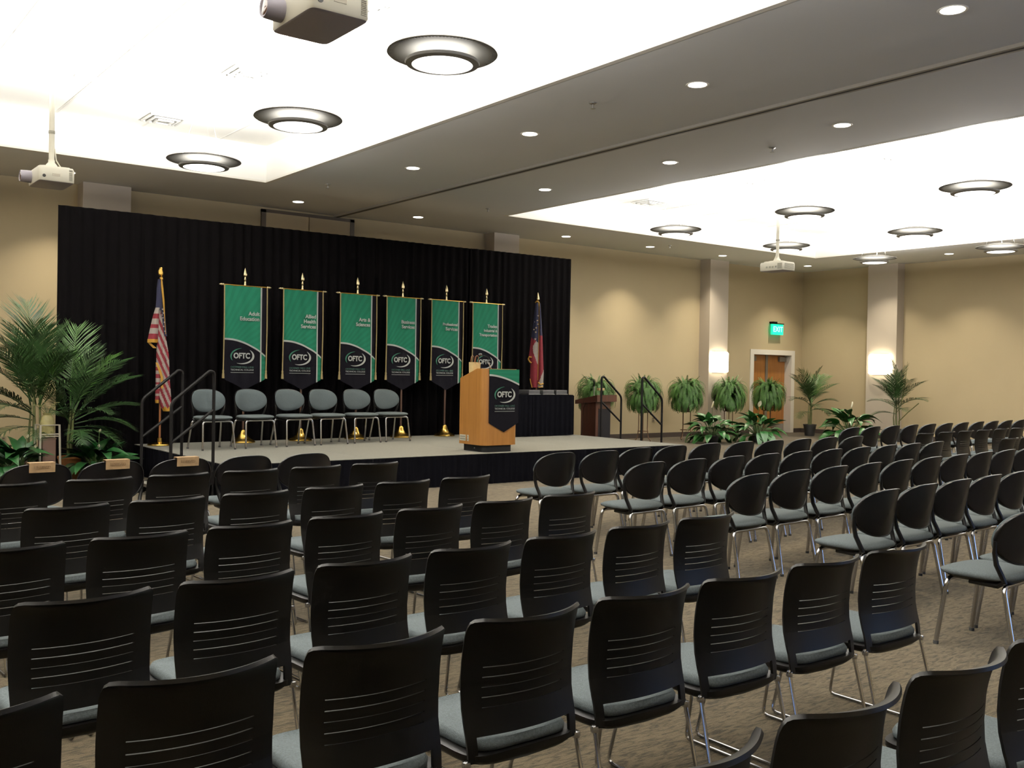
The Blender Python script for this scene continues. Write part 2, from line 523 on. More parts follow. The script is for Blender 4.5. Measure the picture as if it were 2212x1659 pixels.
# front wall (behind the camera) with a run of windows
WX = [(7.0, 9.4), (9.8, 12.2), (12.6, 15.0)]
mb = MB()
xs = [XL]+[v for w in WX for v in w]+[XR]
for i in range(0, len(xs), 2): mb.box(xs[i], xs[i+1], YF-0.4, YF, -0.05, ZC+0.1)
for (a, b) in WX: mb.box(a, b, YF-0.4, YF, -0.05, 0.15).box(a, b, YF-0.4, YF, 2.4, ZC+0.1)
struct('wall_front', mb, 'wall_paint', 'beige wall opposite the stage', 'wall')
for n, (a, b) in enumerate(WX):
    f = MB().box(a, a+0.07, YF-0.3, YF-0.1, 0.15, 2.4).box(b-0.07, b, YF-0.3, YF-0.1, 0.15, 2.4).box(a, b, YF-0.3, YF-0.1, 0.15, 0.22).box(a, b, YF-0.3, YF-0.1, 2.33, 2.4)
    w = struct('window_%d' % (n+1), f, 'dark_steel', 'dark framed glass window opposite the stage, %s from the left' % ORD[n], 'window')
    MB().box(a+0.07, b-0.07, YF-0.21, YF-0.20, 0.22, 2.33).build('pane', 'window_glass', w, False)

# baseboards
mb = MB().box(XL, DX0-0.12, YB-0.02, YB, 0, 0.12).box(DX1+0.12, XR, YB-0.02, YB, 0, 0.12)
struct('baseboard_back', mb, 'baseboard', 'dark vinyl baseboard along the stage wall', 'baseboard')
struct('baseboard_right', MB().box(XR-0.02, XR, YF, YB-0.02, 0, 0.12), 'baseboard', 'dark vinyl baseboard along the far right wall', 'baseboard')

# columns (pilasters)
for n, (a, b, lab) in enumerate([(4.28, 5.06, 'pale pilaster above the left end of the black drape'), (12.80, 13.49, 'pale pilaster above the right end of the black drape'), (19.85, 20.58, 'pale pilaster with a glowing sconce left of the double door')]):
    c = struct('trim_%d' % (6+n), MB().box(a, b, YB-0.35, YB, 0, ZC+0.02), 'column_paint', lab, 'pilaster')
    MB().box(a-0.015, b+0.015, YB-0.365, YB-0.02, 0, 0.12).build('baseboard', 'baseboard', c, False)
c = struct('trim_9', MB().box(XR-0.32, XR, 14.63, 15.51, 0, ZC+0.02), 'column_paint', 'pale pilaster with a glowing sconce on the far right wall', 'pilaster')
MB().box(XR-0.335, XR-0.02, 14.615, 15.525, 0, 0.12).build('baseboard', 'baseboard', c, False)

# double door
fr = MB().box(DX0-0.13, DX0+0.02, YB-0.02, YB+0.28, 0, DZ+0.12).box(DX1-0.02, DX1+0.13, YB-0.02, YB+0.28, 0, DZ+0.12).box(DX0+0.02, DX1-0.02, YB-0.02, YB+0.28, DZ-0.02, DZ+0.12)
door = struct('door_1', fr, 'trim_white', 'double oak door in a pale frame beneath the green sign', 'door')
mid = (DX0+DX1)/2
for k, (a, b) in enumerate(((DX0+0.025, mid-0.05), (mid+0.05, DX1-0.025))):
    l = MB().box(a, b, YB+0.22, YB+0.27, 0.01, DZ-0.025).build('door_leaf', 'door_oak', door, False)
    cx = a+0.16 if k == 0 else b-0.16
    MB().box(cx-0.15, cx+0.15, YB+0.15, YB+0.22, DZ-0.20, DZ-0.06, b=0.008).build('closer', 'closer_grey', l, False)
    hx = mid-0.12 if k == 0 else mid+0.12
    MB().tube(arc_pts([(hx, YB+0.22, 0.9), (hx, YB+0.17, 0.9), (hx, YB+0.17, 1.2), (hx, YB+0.22, 1.2)], 0.03), 0.012).build('handle', 'steel', l)
    MB().box(a+0.02, b-0.02, YB+0.213, YB+0.22, 0.03, 0.25).build('kick_plate', 'steel', l, False)
MB().box(mid-0.049, mid+0.049, YB+0.20, YB+0.27, 0, DZ-0.022).build('mullion', 'closer_grey', door, False)
MB().box(DX0-0.2, DX1+0.2, YB+0.29, YB+0.8, 0, DZ+0.2).build('wall_behind', 'dark_gap', door, False)

# pocket door of the folding partition, above the drape
f = MB()
px0, px1, pz = 7.61, 9.46, 4.57
f.box(px0-0.06, px0+0.03, YB-0.05, YB, 0, pz+0.05).box(px1-0.03, px1+0.06, YB-0.05, YB, 0, pz+0.05).box(px0-0.06, px1+0.06, YB-0.05, YB, pz, pz+0.06)
pd = struct('door_2', f, 'frame_brown', 'tall brown framed pocket door showing above the black drape', 'door')
for (a, b) in ((px0+0.03, (px0+px1)/2-0.012), ((px0+px1)/2+0.012, px1-0.03)):
    MB().box(a, b, YB-0.035, YB, 0, pz).build('door_leaf', 'partition_panel', pd, False)

# outlets, exit sign
for (x, y, z, lab) in ((18.18, YB, 0.46, 'small outlet plate on the stage wall behind the second hanging fern'), (3.18, YB, 0.36, 'small outlet plate on the stage wall at the left edge of the picture')):
    t = thing('outlet_plate', lab, 'outlet', (x, y, z))
    MB().box(-0.045, 0.045, -0.008, 0.002, -0.06, 0.06, b=0.003).build('plate', 'outlet_plate', t, False)
    for dz in (-0.025, 0.025): MB().box(-0.018, 0.018, -0.011, -0.007, dz-0.014, dz+0.014).build('socket', 'frame_brown', t, False)
t = thing('exit_sign', 'glowing green exit sign on the wall above the double door', 'sign', (22.98, YB-0.10, 2.80))
MB().box(-0.24, 0.24, -0.035, 0.035, 0, 0.30, b=0.008).build('panel', 'exit_green', t, False)
put_text(t, 'EXIT', 0.21, (0, -0.037, 0.15), 0.004, 'exit_letter')
MB().box(-0.26, 0.26, -0.045, 0.045, 0.30, 0.325).build('canopy_bar', 'black_metal', t, False)
MB().box(-0.22, -0.02, -0.03, 0.10, 0.325, 0.37, b=0.006).build('mount', 'black_metal', t, False)

# ================================================================== LIGHT FIXTURES
def sconce(loc, rz, label):
    t = thing('wall_sconce', label, 'lamp', loc, rz, 'wall sconces on the pilasters')
    w, h, d = 0.35, 0.54, 0.15
    n = 15
    rl = []
    for z, s in ((0, 0.9), (0.03, 1.0), (h-0.03, 1.0), (h, 0.9)):
        rl.append([(w*s*cos(pi*k/(n-1)), -d*s*sin(pi*k/(n-1)), z) for k in range(n)])
    MB().rings(rl).build('shade', 'sconce_glass', t)
    MB().box(-w*0.7, w*0.7, -0.01, 0.02, -0.01, h+0.01).build('back_plate', 'trim_white', t, False)
    return t
sconce((20.215, YB-0.37, 1.70), 0, 'glowing white half-round sconce on the pilaster left of the double door')
sconce((XR-0.34, 15.07, 1.72), -pi/2, 'glowing white half-round sconce on the far right wall pilaster')

# pendants
def pendant_proto(loc, label):
    t = thing('pendant_light', label, 'lamp', loc, 0, 'round pendant lights in the ceiling recesses')
    MB().lathe([(0.0, 0.040), (0.22, 0.034), (0.30, 0.026), (0.40, 0.012), (0.47, 0.0), (0.475, 0.004), (0.47, 0.012), (0.40, 0.028), (0.30, 0.045), (0.22, 0.055), (0.0, 0.06)], 56).build('dish', 'dish_metal', t, True, 60)
    p = MB()
    for k in range(96):
        a = 2*pi*k/96
        c, s_ = cos(a), sin(a); r0, r1, h = 0.425, 0.462, 0.004
        q = [(r0*c+h*s_, r0*s_-h*c, 0.0076), (r1*c+h*s_, r1*s_-h*c, 0.0014), (r1*c-h*s_, r1*s_+h*c, 0.0014), (r0*c-h*s_, r0*s_+h*c, 0.0076)]
        p.add([(x, y, z-0.002) for x, y, z in q]+[(x, y, z+0.004) for x, y, z in q], [(0, 1, 2, 3), (4, 7, 6, 5), (0, 4, 5, 1), (1, 5, 6, 2), (2, 6, 7, 3), (3, 7, 4, 0)])
    o = p.build('perforations', 'ring_metal', t, False); o['kind'] = 'stuff'
    MB().lathe([(0.262, -0.060), (0.25, -0.056), (0.0, -0.056)], 40).build('glow_plate', 'drum_glow', t)
    MB().lathe([(0.262, -0.095), (0.315, -0.085), (0.322, -0.072), (0.315, -0.060), (0.262, -0.058), (0.262, -0.095)], 48).build('ring', 'ring_metal', t)
    MB().lathe([(0.264, -0.088), (0.20, -0.094), (0.0, -0.096)], 40).build('lens', 'lens_white', t)
    MB().lathe([(0.225, 0.05), (0.22, 0.07), (0.0, 0.07)], 32).build('top_plate', 'ring_metal', t)
    for k in range(3):
        a = 2*pi*k/3+0.4
        MB().tube([(0.3*cos(a), 0.3*sin(a), 0.06), (0.02*cos(a), 0.02*sin(a), ZR-4.32-0.02)], 0.002, 5).build('cable', 'steel', t)
    MB().lathe([(0.06, 0), (0.06, 0.02), (0.0, 0.02)], 16, (0, 0, ZR-4.32-0.02)).build('canopy', 'trim_white', t)
    disk_light('uplight', (0, 0, 0.11), 0.30, UPLIGHT_W, NEUTRAL, True, 180, t)
    return t
PX = [4.645, 0.70, -2.0, 13.60, 16.90, 20.10]
PY = [12.86, 10.0, 7.15, 4.30, 1.45]
PLAB = {(0, 0): 'round pendant light in the left recess, the one nearest the stage', (0, 1): 'round pendant light in the left recess, second from the stage', (0, 2): 'largest round pendant light, right of the big projector',
        (3, 0): 'round pendant light in the right recess, leftmost one nearest the stage', (3, 1): 'round pendant light in the right recess, just above the far projector', (3, 2): 'round pendant light in the right recess, upper right one',
        (4, 0): 'round pendant light directly behind the far projector pole', (4, 1): 'round pendant light in the right recess, middle row, right of the far projector',
        (5, 0): 'round pendant light overlapping the recess edge above the right wall pilaster', (5, 1): 'round pendant light overlapping the recess edge at the right picture border'}
pp = None
for i, x in enumerate(PX):
    for j, y in enumerate(PY):
        lab = PLAB.get((i, j), 'round pendant light of the ceiling recess outside the picture')
        if pp is None: pp = pendant_proto((x, y, 4.32), lab)
        else: dup(pp, (x, y, 4.32), 0, lab)

# recessed downlights
def down_proto(loc, label):
    t = thing('recessed_downlight', label, 'lamp', loc, 0, 'recessed downlights in the soffit')
    MB().lathe([(0.095, 0.0), (0.118, -0.004), (0.122, 0.002), (0.095, 0.004)], 28).build('trim_ring', 'trim_white', t)
    MB().lathe([(0.096, -0.003), (0.05, -0.006), (0.0, -0.007)], 28).build('lens', 'down_lens', t)
    disk_light('bulb', (0, 0, -0.02), 0.09, DOWN_W, WARM, False, 96, t)
    return t
DL = []
for y, w in ((4.35, 'nearest the camera'), (7.15, 'second from the camera'), (10.0, 'third from the camera'), (12.85, 'fourth from the camera'), (16.85, 'nearest the stage wall')):
    DL.append((7.85, y, 'downlight left of the partition track, '+w))
    DL.append((10.43, y, 'downlight right of the partition track, '+w if y > 5 else 'downlight right of the partition track, outside the picture'))
DL += [(14.35, 16.9, 'downlight above the right end of the black drape'), (16.95, 16.85, 'downlight of the stage wall row, second right of the drape'), (19.5, 16.8, 'downlight above the pilaster left of the double door'),
       (22.9, 16.7, 'downlight in the far right corner beside the far projector'), (23.0, 14.75, 'downlight by the right wall hidden behind an overlapping pendant light'), (23.0, 12.7, 'downlight by the right wall between two overlapping pendant lights'),
       (3.9, 16.85, 'downlight of the stage wall row hidden by the near projectors'), (1.3, 16.85, 'downlight of the stage wall row outside the picture'), (23.0, 10.0, 'downlight by the right wall outside the picture'), (23.0, 7.1, 'downlight by the right wall outside the picture')]
dp = None
for (x, y, lab) in DL:
    if dp is None: dp = down_proto((x, y, ZC-0.002), lab)
    else: dup(dp, (x, y, ZC-0.002), 0, lab)

# sprinklers
sp = None
for (x, y, lab) in [(7.49, 8.39, 'small sprinkler left of the track between second and third downlights'), (7.48, 14.93, 'small sprinkler left of the track near the stage'), (10.75, 8.44, 'small sprinkler right of the track beside the right recess'), (10.84, 15.04, 'small sprinkler by the left corner of the right recess'), (17.1, 16.35, 'small sprinkler above the plain stage wall')]:
    if sp is None:
        sp = thing('sprinkler', lab, 'sprinkler', (x, y, ZC), 0, 'ceiling sprinklers')
        MB().lathe([(0.045, 0.0), (0.045, -0.008), (0.02, -0.02), (0.0, -0.02)], 16).build('escutcheon', 'steel', sp)
        MB().tube([(0, 0, -0.01), (0, 0, -0.06)], 0.011, 8).build('body', 'steel', sp)
        MB().lathe([(0.03, -0.062), (0.03, -0.066), (0.0, -0.066), (0.0, -0.062), (0.03, -0.062)], 12).build('deflector', 'steel', sp)
    else: dup(sp, (x, y, ZC), 0, lab)

# air diffusers and speaker in the recesses
ad = None
for (x, y, lab) in [(4.73, 14.80, 'square air diffuser in the left recess, nearest the stage'), (4.80, 11.80, 'square air diffuser in the left recess, left of the second pendant'), (4.8, 8.9, 'square air diffuser in the left recess beside the big projector'),
                    (14.95, 14.92, 'square air diffuser in the right recess, nearest the stage'), (14.95, 11.95, 'square air diffuser in the right recess, above the far projector'), (14.95, 9.1, 'square air diffuser in the right recess, upper one near the soffit'), (20.0, 13.6, 'square air diffuser in the right recess, right of the far projector pole')]:
    if ad is None:
        ad = thing('air_diffuser', lab, 'vent', (x, y, ZR), 0, 'square air diffusers')
        for k, (h, z) in enumerate(((0.26, -0.012), (0.19, -0.03), (0.12, -0.045))):
            f = MB()
            f.box(-h, h, -h, -h+0.03, z-0.02, z).box(-h, h, h-0.03, h, z-0.02, z).box(-h, -h+0.03, -h, h, z-0.02, z).box(h-0.03, h, -h, h, z-0.02, z)
            f.build('louver_frame', 'diffuser_grey', ad, False)
        MB().box(-0.22, 0.22, -0.22, 0.22, -0.011, 0.0).build('backing', 'diffuser_grey', ad, False)
    else: dup(ad, (x, y, ZR), 0, lab)
t = thing('ceiling_speaker', 'round flush ceiling speaker right of the left projector pole', 'speaker', (3.30, 13.35, ZR))
MB().lathe([(0.0, -0.016), (0.12, -0.014), (0.128, -0.012), (0.0, -0.012)], 28).build('grille', 'diffuser_grey', t)
MB().lathe([(0.128, -0.012), (0.15, -0.008), (0.15, 0.0), (0.128, 0.0)], 28).build('rim', 'trim_white', t)

# projectors
def projector(loc, rz, label, zbot):
    t = thing('ceiling_projector', label, 'projector', loc, rz, 'ceiling projectors')
    # local: lens looks along -X; long side along Y
    L, W, H = 0.19, 0.285, 0.165
    n = 40
    def outline(s, zz):
        out = []
        for k in range(n):
            a = 2*pi*k/n
            c, q = cos(a), sin(a)
            out.append((L*s*math.copysign(abs(c)**0.17, c), W*s*math.copysign(abs(q)**0.17, q), zz))
        return out
    MB().rings([outline(0.97, 0.0), outline(1.0, 0.012), outline(1.0, H-0.03), outline(0.95, H), outline(0.6, H+0.012)]).build('body', 'proj_white', t, True, 50)
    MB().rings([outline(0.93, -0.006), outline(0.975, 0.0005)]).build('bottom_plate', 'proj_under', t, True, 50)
    lens = MB().lathe([(0.0, -0.30), (0.055, -0.30), (0.062, -0.305), (0.066, -0.29), (0.07, -0.22), (0.07, -0.17), (0.0, -0.17)], 28, (0, 0.12, 0.085), axis='x').build('lens_barrel', 'proj_grey', t)
    MB().lathe([(0.0, -0.3035), (0.045, -0.3025), (0.05, -0.299), (0.0, -0.299)], 24, (0, 0.12, 0.085), axis='x').build('lens', 'lens_glass', lens)
    # side facing -Y: vents and badge
    v = MB()
    for k in range(9): v.box(0.125, 0.16, -W-0.003, -W+0.006, 0.022+k*0.0105, 0.028+k*0.0105)
    v.box(0.125, 0.16, -W-0.003, -W+0.006, 0.125, 0.132).box(0.125, 0.16, -W-0.003, -W+0.006, 0.137, 0.144)
    v.build('vent_slats', 'proj_vent', t, False)
    v = MB()
    for k in range(10): v.box(-0.14, 0.15, W-0.006, W+0.003, 0.022+k*0.0115, 0.028+k*0.0115)
    v.build('vent_slats', 'proj_vent', t, False)
    v = MB()
    for k in range(10): v.box(L-0.006, L+0.003, 0.15, 0.25, 0.022+k*0.0115, 0.028+k*0.0115)
    v.build('vent_slats', 'proj_vent', t, False)
    MB().box(-0.05, 0.03, -W-0.003, -W+0.005, 0.06, 0.085).build('badge', 'stand_cream', t, False)
    MB().lathe([(0.0, 0.0), (0.018, 0.0), (0.018, 0.012), (0.0, 0.012)], 16, (-0.135, -W*0.985-0.006, 0.05), axis='y').build('receiver', 'black_plastic', t)
    # rear connector face (+X)
    r = MB()
    for k in range(4): r.box(L-0.004, L+0.004, -0.12+k*0.07, -0.08+k*0.07, 0.05, 0.085)
    r.build('connector_panel', 'proj_vent', t, False)
    # mount
    MB().box(-0.11, 0.11, -0.12, 0.12, H+0.012, H+0.032, b=0.004).build('mount_plate', 'proj_white', t, False)
    MB().lathe([(0.07, H+0.03), (0.06, H+0.06), (0.035, H+0.09), (0.035, H+0.12)], 20).build('mount_cup', 'proj_white', t)
    top = ZR-loc[2]
    MB().tube([(0, 0, H+0.10), (0, 0, top)], 0.030, 14).build('pole', 'proj_white', t)
    MB().lathe([(0.036, H+0.42), (0.036, H+0.45)], 14).build('pole_coupling', 'proj_vent', t)
    MB().lathe([(0.0, top-0.025), (0.11, top-0.025), (0.11, top), (0.0, top)], 24).build('ceiling_flange', 'proj_white', t)
    MB().tube([(0.032, 0, H+0.25), (0.05, 0, H+0.12), (0.11, 0.0, H+0.03), (0.16, 0, H+0.004)], 0.007, 6).build('cable', 'proj_white', t)
    MB().box(0.06, 0.15, -0.2, 0.2, H-0.005, H+0.02, b=0.006).build('cable_cover', 'proj_white', t, False)
    return t
projector((2.66, 5.45, 3.655), 0, 'large white projector at the top edge of the picture, lens to the left', 3.655)
projector((2.64, 12.20, 3.655), 0, 'white projector hanging on a pole at the left edge of the picture', 3.655)
projector((15.70, 12.15, 3.655), pi, 'small white projector hanging far away in the right recess', 3.655)

# ================================================================== STAGE
SX0, SX1, SY0, SY1 = 4.45, 12.36, 11.42, 15.08
st = thing('stage', 'low portable stage with grey carpet top and black pleated skirt', 'stage', (0, 0, 0))
nx, ny = 4, 2
dk = None
for i in range(nx):
    for j in range(ny):
        w, d = (SX1-SX0)/nx, (SY1-SY0)/ny
        if dk is None:
            dk = MB().box(0.002, w-0.002, 0.002, d-0.002, STZ-0.05, STZ, b=0.004).mesh('deck_panel', 'stage_carpet', False)
        obj('deck_panel', dk, st, (SX0+i*w, SY0+j*d, 0))
MB().box(SX0+0.03, SX1-0.03, SY0+0.03, SY1-0.03, 0.02, STZ-0.055).build('understructure', 'dark_gap', st, False)
def pleated(p0, p1, z0, z1, amp, wl, mt, name, parent, z0b=None, seed=0, nz=5, flare=1.0, top=None):
    """hanging pleated cloth from p0 to p1 (xy), with real folds"""
    a = Vector((p0[0], p0[1], 0)); b = Vector((p1[0], p1[1], 0))
    L = (b-a).length; d = (b-a)/L; n = Vector((-d.y, d.x, 0))
    rnd = random.Random(seed)
    N = max(8, int(L/wl*8))
    ph = [rnd.uniform(-0.5, 0.5) for _ in range(N//8+3)]
    am = [rnd.uniform(0.55, 1.15) for _ in range(N//8+3)]
    def fn(u, v):
        s = u*L
        k = s/wl
        i = int(k); fr = k-i
        pa = ph[i]*(1-fr)+ph[i+1]*fr; aa = am[i]*(1-fr)+am[i+1]*fr
        off = amp*aa*sin(2*pi*k+pa*1.6)*(0.35+0.65*(1-v)*flare)
        zt = (z1 if top is None else top[0]+(top[1]-top[0])*u)
        p = a+d*s+n*off
        return (p.x, p.y, z0+(zt-z0)*v)
    return MB().grid(fn, lin(0, 1, N+1), lin(0, 1, nz)).build(name, mt, parent, True, 80)
for k in range(4):
    w = (SX1-SX0)/4
    pleated((SX0+k*w, SY0-0.012), (SX0+(k+1)*w, SY0-0.012), 0.005, STZ-0.006, 0.013, 0.11, 'skirt_cloth', 'skirt', st, seed=k)
pleated((SX0-0.012, SY1), (SX0-0.012, SY0), 0.005, STZ-0.006, 0.013, 0.11, 'skirt_cloth', 'skirt', st, seed=8)
pleated((SX1+0.012, SY0), (SX1+0.012, SY1), 0.005, STZ-0.006, 0.013, 0.11, 'skirt_cloth', 'skirt', st, seed=9)

# stage stairs
def stairs(cx, sgn, y0, y1, label):
    """cx: stage edge; sgn -1 descends towards -X"""
    t = thing('stage_stairs', label, 'stairs', (cx, 0, 0), 0, 'stage stairs with handrails')
    def X(d): return sgn*d
    for k, (d0, d1, z) in enumerate(((0.04, 0.34, 0.295), (0.30, 0.62, 0.15))):
        MB().box(min(X(d0), X(d1)), max(X(d0), X(d1)), y0+0.04, y1-0.04, z-0.035, z, b=0.004).build('tread', 'stage_carpet', t, False)
        e = X(d1)
        MB().box(min(e, e+sgn*0.012), max(e, e+sgn*0.012), y0+0.04, y1-0.04, z-0.035, z+0.002).build('nosing', 'steel', t, False)
    for y in (y0, y1):
        MB().prism([(X(0.03), 0.20), (X(0.03), 0.36), (X(0.70), 0.06), (X(0.70), 0.0), (X(0.55), 0.0)], y-0.02, y+0.02, 'y').build('stringer', 'black_metal', t, False)
        pts = arc_pts([(X(0.05), y, 0.0), (X(0.05), y, 1.54), (X(0.10), y, 1.56), (X(0.56), y, 1.18), (X(0.56), y, 0.0)], 0.07, 6)
        h = MB().tube(pts, 0.019, 10).build('handrail', 'black_metal', t)
        MB().tube([(X(0.05), y, 1.09), (X(0.56), y, 0.70)], 0.017, 8).build('mid_rail', 'black_metal', h)
    return t
stairs(SX0-0.03, -1, 11.66, 12.78, 'black handrail stairs at the left end of the stage')
stairs(SX1+0.03, 1, 12.50, 13.56, 'black handrail stairs at the right end of the stage')

# ================================================================== DRAPE
cp0, cp1 = Vector((3.47, 15.26)), Vector((13.24, 15.47))
ct = thing('stage_drape', 'tall black pleated pipe-and-drape curtain behind the stage', 'curtain', (0, 0, 0))
NP = 8
for k in range(NP):
    a = cp0.lerp(cp1, k/NP); b = cp0.lerp(cp1, (k+1)/NP)
    za, zb = 3.90+0.06*k/NP, 3.90+0.06*(k+1)/NP
    dd = (b-a).normalized()*0.07; sh = Vector((0, 0.02*(k % 2)))
    pleated(a-dd+sh, b+dd+sh, 0.01, 3.9, 0.045, 0.17, 'black_cloth', 'drape_panel', ct, seed=20+k, nz=7, top=(za, zb))
MB().tube([(cp0.x-0.03, cp0.y+0.06, 3.84), (cp1.x+0.03, cp1.y+0.06, 3.90)], 0.02, 8).build('crossbar', 'steel', ct)
for k in range(5):
    q = cp0.lerp(cp1, k/4)
    u_ = MB().tube([(q.x, q.y+0.09, 0.01), (q.x, q.y+0.09, 3.86+0.015*k)], 0.022, 8).build('upright', 'steel', ct)
    MB().box(q.x-0.2, q.x+0.2, q.y+0.02, q.y+0.3, 0.0, 0.012).build('base_plate', 'dark_steel', u_, False)

# ================================================================== BANNERS
def ellipse_strip(mb, cx, cz, rx, rz, a0, a1, tmax, y, mt, n=28, peak=0.5):
    V = []
    for k in range(n+1):
        t = k/n; a = radians(a0+(a1-a0)*t)
        x_ = t/peak*0.5 if t < peak else 0.5+(t-peak)/(1-peak)*0.5
        w = tmax*sin(pi*x_)**0.8+0.0015
        V.append((cx+rx*cos(a), y, cz+rz*sin(a)))
        V.append((cx+(rx-w)*cos(a), y, cz+(rz-w*0.8)*sin(a)))
    mb.add(V, [(2*k, 2*k+1, 2*k+3, 2*k+2) for k in range(n)], mt)
def fit_text(parent, txt, width, cap, loc, mt, bold=0.0, name='lettering', align='CENTER'):
    me = text_mesh(txt, cap/0.72, bold, mt, align)
    xs_ = [v.co.x for v in me.vertices]
    w = max(xs_)-min(xs_)
    o = obj(name, me, parent)
    o.location = loc; o.rotation_euler = (radians(90), 0, 0)
    o.scale = ((width/w) if width else 1, 1, 1)
    return o
def logo(parent, cx, cz, hw, y, k=1.0):
    """college emblem: letters inside a two-part swoosh ring"""
    mb = MB()
    ellipse_strip(mb, cx, cz, hw, hw*0.62, 92, 215, 0.024*k, y, 'print_green', peak=0.6)
    ellipse_strip(mb, cx, cz, hw, hw*0.62, -118, 52, 0.034*k, y, 'print_white', peak=0.62)
    mb.build('emblem_ring', None, parent, False)
    fit_text(parent, 'OFTC', hw*1.36, hw*0.42, (cx-0.01*k, y, cz+0.002), 'print_white', 0.0042*k, 'emblem_letters')
    fit_text(parent, 'OCONEE FALL LINE', hw*1.92, hw*0.145, (cx, y, cz-hw*0.86), 'print_darkgreen', 0.0007, 'lettering')
    fit_text(parent, 'TECHNICAL COLLEGE', hw*1.92, hw*0.13, (cx, y, cz-hw*1.07), 'print_white', 0.0, 'lettering')
    MB().box(cx-hw*0.96, cx+hw*0.96, y-0.0006, y+0.0006, cz-hw*1.285, cz-hw*1.255).build('rule_line', 'print_white', parent, False)
BW, BT, BS = 0.69, 2.43, 0.99
def wav(x, z):
    return -0.035+0.006*sin(x*17+1.0)*min(1, (BT-z)/0.5)+0.004*sin(x*31+z*3)
def cloth_region(mb, u0, u1, lo, hi, off, mt, nu=14, nv=12):
    def fn(u, v):
        x = -BW/2+BW*u
        a, b = lo(u), hi(u); z = a+(b-a)*v
        return (x, wav(x, z)-off, z)
    mb.grid(fn, lin(u0, u1, nu), lin(0, 1, nv), mt)
def zlo(u): return BS-0.165*(1-abs(2*u-1))
def zarc(u): return BT-1.44*(0.572+0.178*u**2.1)
def banner_meshes():
    out = {}
    mb = MB(); cloth_region(mb, 0, 1, zlo, lambda u: BT, 0, 'banner_black', 25, 22); mb.thicken(0.002); out['cloth'] = mb.mesh('cloth', None, True, 60)
    mb = MB(); cloth_region(mb, 0, 0.86, zarc, lambda u: BT, 0.003, 'banner_green', 22, 16); cloth_region(mb, 0.895, 1, zlo, zarc, 0.003, 'banner_green', 5, 12); out['green_print'] = mb.mesh('green_print', None, True, 60)
    mb = MB(); cloth_region(mb, 0, 1, lambda u: zarc(u)-0.014, lambda u: zarc(u)+0.014, 0.0045, 'print_white', 25, 3); cloth_region(mb, 0.86, 0.895, zlo, lambda u: BT, 0.0045, 'print_white', 3, 22); out['white_print'] = mb.mesh('white_print', None, True, 60)
    return out
BM = banner_meshes()
BASE_PROF = [(0.0, 0.0), (0.185, 0.0), (0.19, 0.012), (0.175, 0.03), (0.13, 0.05), (0.085, 0.085), (0.055, 0.14), (0.045, 0.18), (0.03, 0.20), (0.02, 0.205)]
base_me = MB().lathe(BASE_PROF, 32).mesh('base', 'brass')
pole_me = MB().tube([(0, 0, 0.19), (0, 0, 2.46)], 0.017, 10).mesh('pole', 'pole_dark')
spear_me = MB().lathe([(0.018, 2.42), (0.02, 2.46), (0.014, 2.475), (0.016, 2.50), (0.013, 2.52), (0.02, 2.535), (0.013, 2.55), (0.012, 2.575), (0.03, 2.59), (0.033, 2.61), (0.018, 2.67), (0.0, 2.72)], 14).mesh('finial', 'pale_gold')
bar_me = MB().tube([(-0.355, -0.03, 2.435), (0.355, -0.03, 2.435)], 0.012, 8).mesh('crossbar', 'brass')
tip_me = MB().lathe([(0.012, 0.0), (0.02, 0.01), (0.02, 0.022), (0.013, 0.03), (0.02, 0.045), (0.018, 0.055), (0.0, 0.085)], 12, axis='x').mesh('bar_tip', 'pale_gold')
tipl_me = MB().lathe([(0.012, 0.0), (0.02, -0.01), (0.02, -0.022), (0.013, -0.03), (0.02, -0.045), (0.018, -0.055), (0.0, -0.085)], 12, axis='x').mesh('bar_tip', 'pale_gold')
cord_me = MB().tube([(0, -0.045, 2.43), (0.002, -0.05, 1.8), (-0.006, -0.05, 1.13)], 0.0095, 7).mesh('cord', 'gold_cord')
tas_me = MB().lathe([(0.0, 1.135), (0.012, 1.13), (0.016, 1.11), (0.012, 1.095), (0.017, 1.07), (0.02, 1.02), (0.02, 1.0), (0.0, 1.0)], 10, (-0.006, -0.05, 0)).mesh('tassel', 'gold_cord')
TITLES = [('Adult', 'Education'), ('Allied', 'Health', 'Services'), ('Arts &', 'Sciences'), ('Business', 'Services'), ('Professional', 'Services'), ('Trades', 'Industrial &', 'Transportation')]
BPOS = [(6.00, 14.75), (6.98, 14.78), (8.00, 14.81), (8.90, 14.84), (9.83, 14.87), (10.74, 14.90)]
for (bx, by), lines in zip(BPOS, TITLES):
    t = thing('banner_stand', 'green and black hanging banner reading %s on a brass-based pole' % ' '.join(lines), 'banner', (bx, by, STZ), radians(4), 'division banners on the stage')
    obj('base', base_me, t); obj('pole', pole_me, t); obj('finial', spear_me, t); obj('crossbar', bar_me, t)
    obj('bar_tip', tip_me, t, (0.355, -0.03, 2.435)); obj('bar_tip', tipl_me, t, (-0.355, -0.03, 2.435))
    for x in (-0.357, 0.357):
        c = obj('cord', cord_me, t, (x, 0, 0)); obj('tassel', tas_me, c)
    cl = obj('cloth', BM['cloth'], t)
    obj('green_print', BM['green_print'], cl); obj('white_print', BM['white_print'], cl)
    zc_ = 1.965 if len(lines) == 2 else 1.93
    for i, s in enumerate(lines):
        z = zc_+0.082*((len(lines)-1)/2-i)
        fit_text(cl, s, None, 0.060 if len(s) < 12 else 0.050, (0.228, -0.052, z), 'print_white', 0.0024, 'lettering', 'RIGHT')
    logo(cl, -0.052, 1.345, 0.20, -0.051)

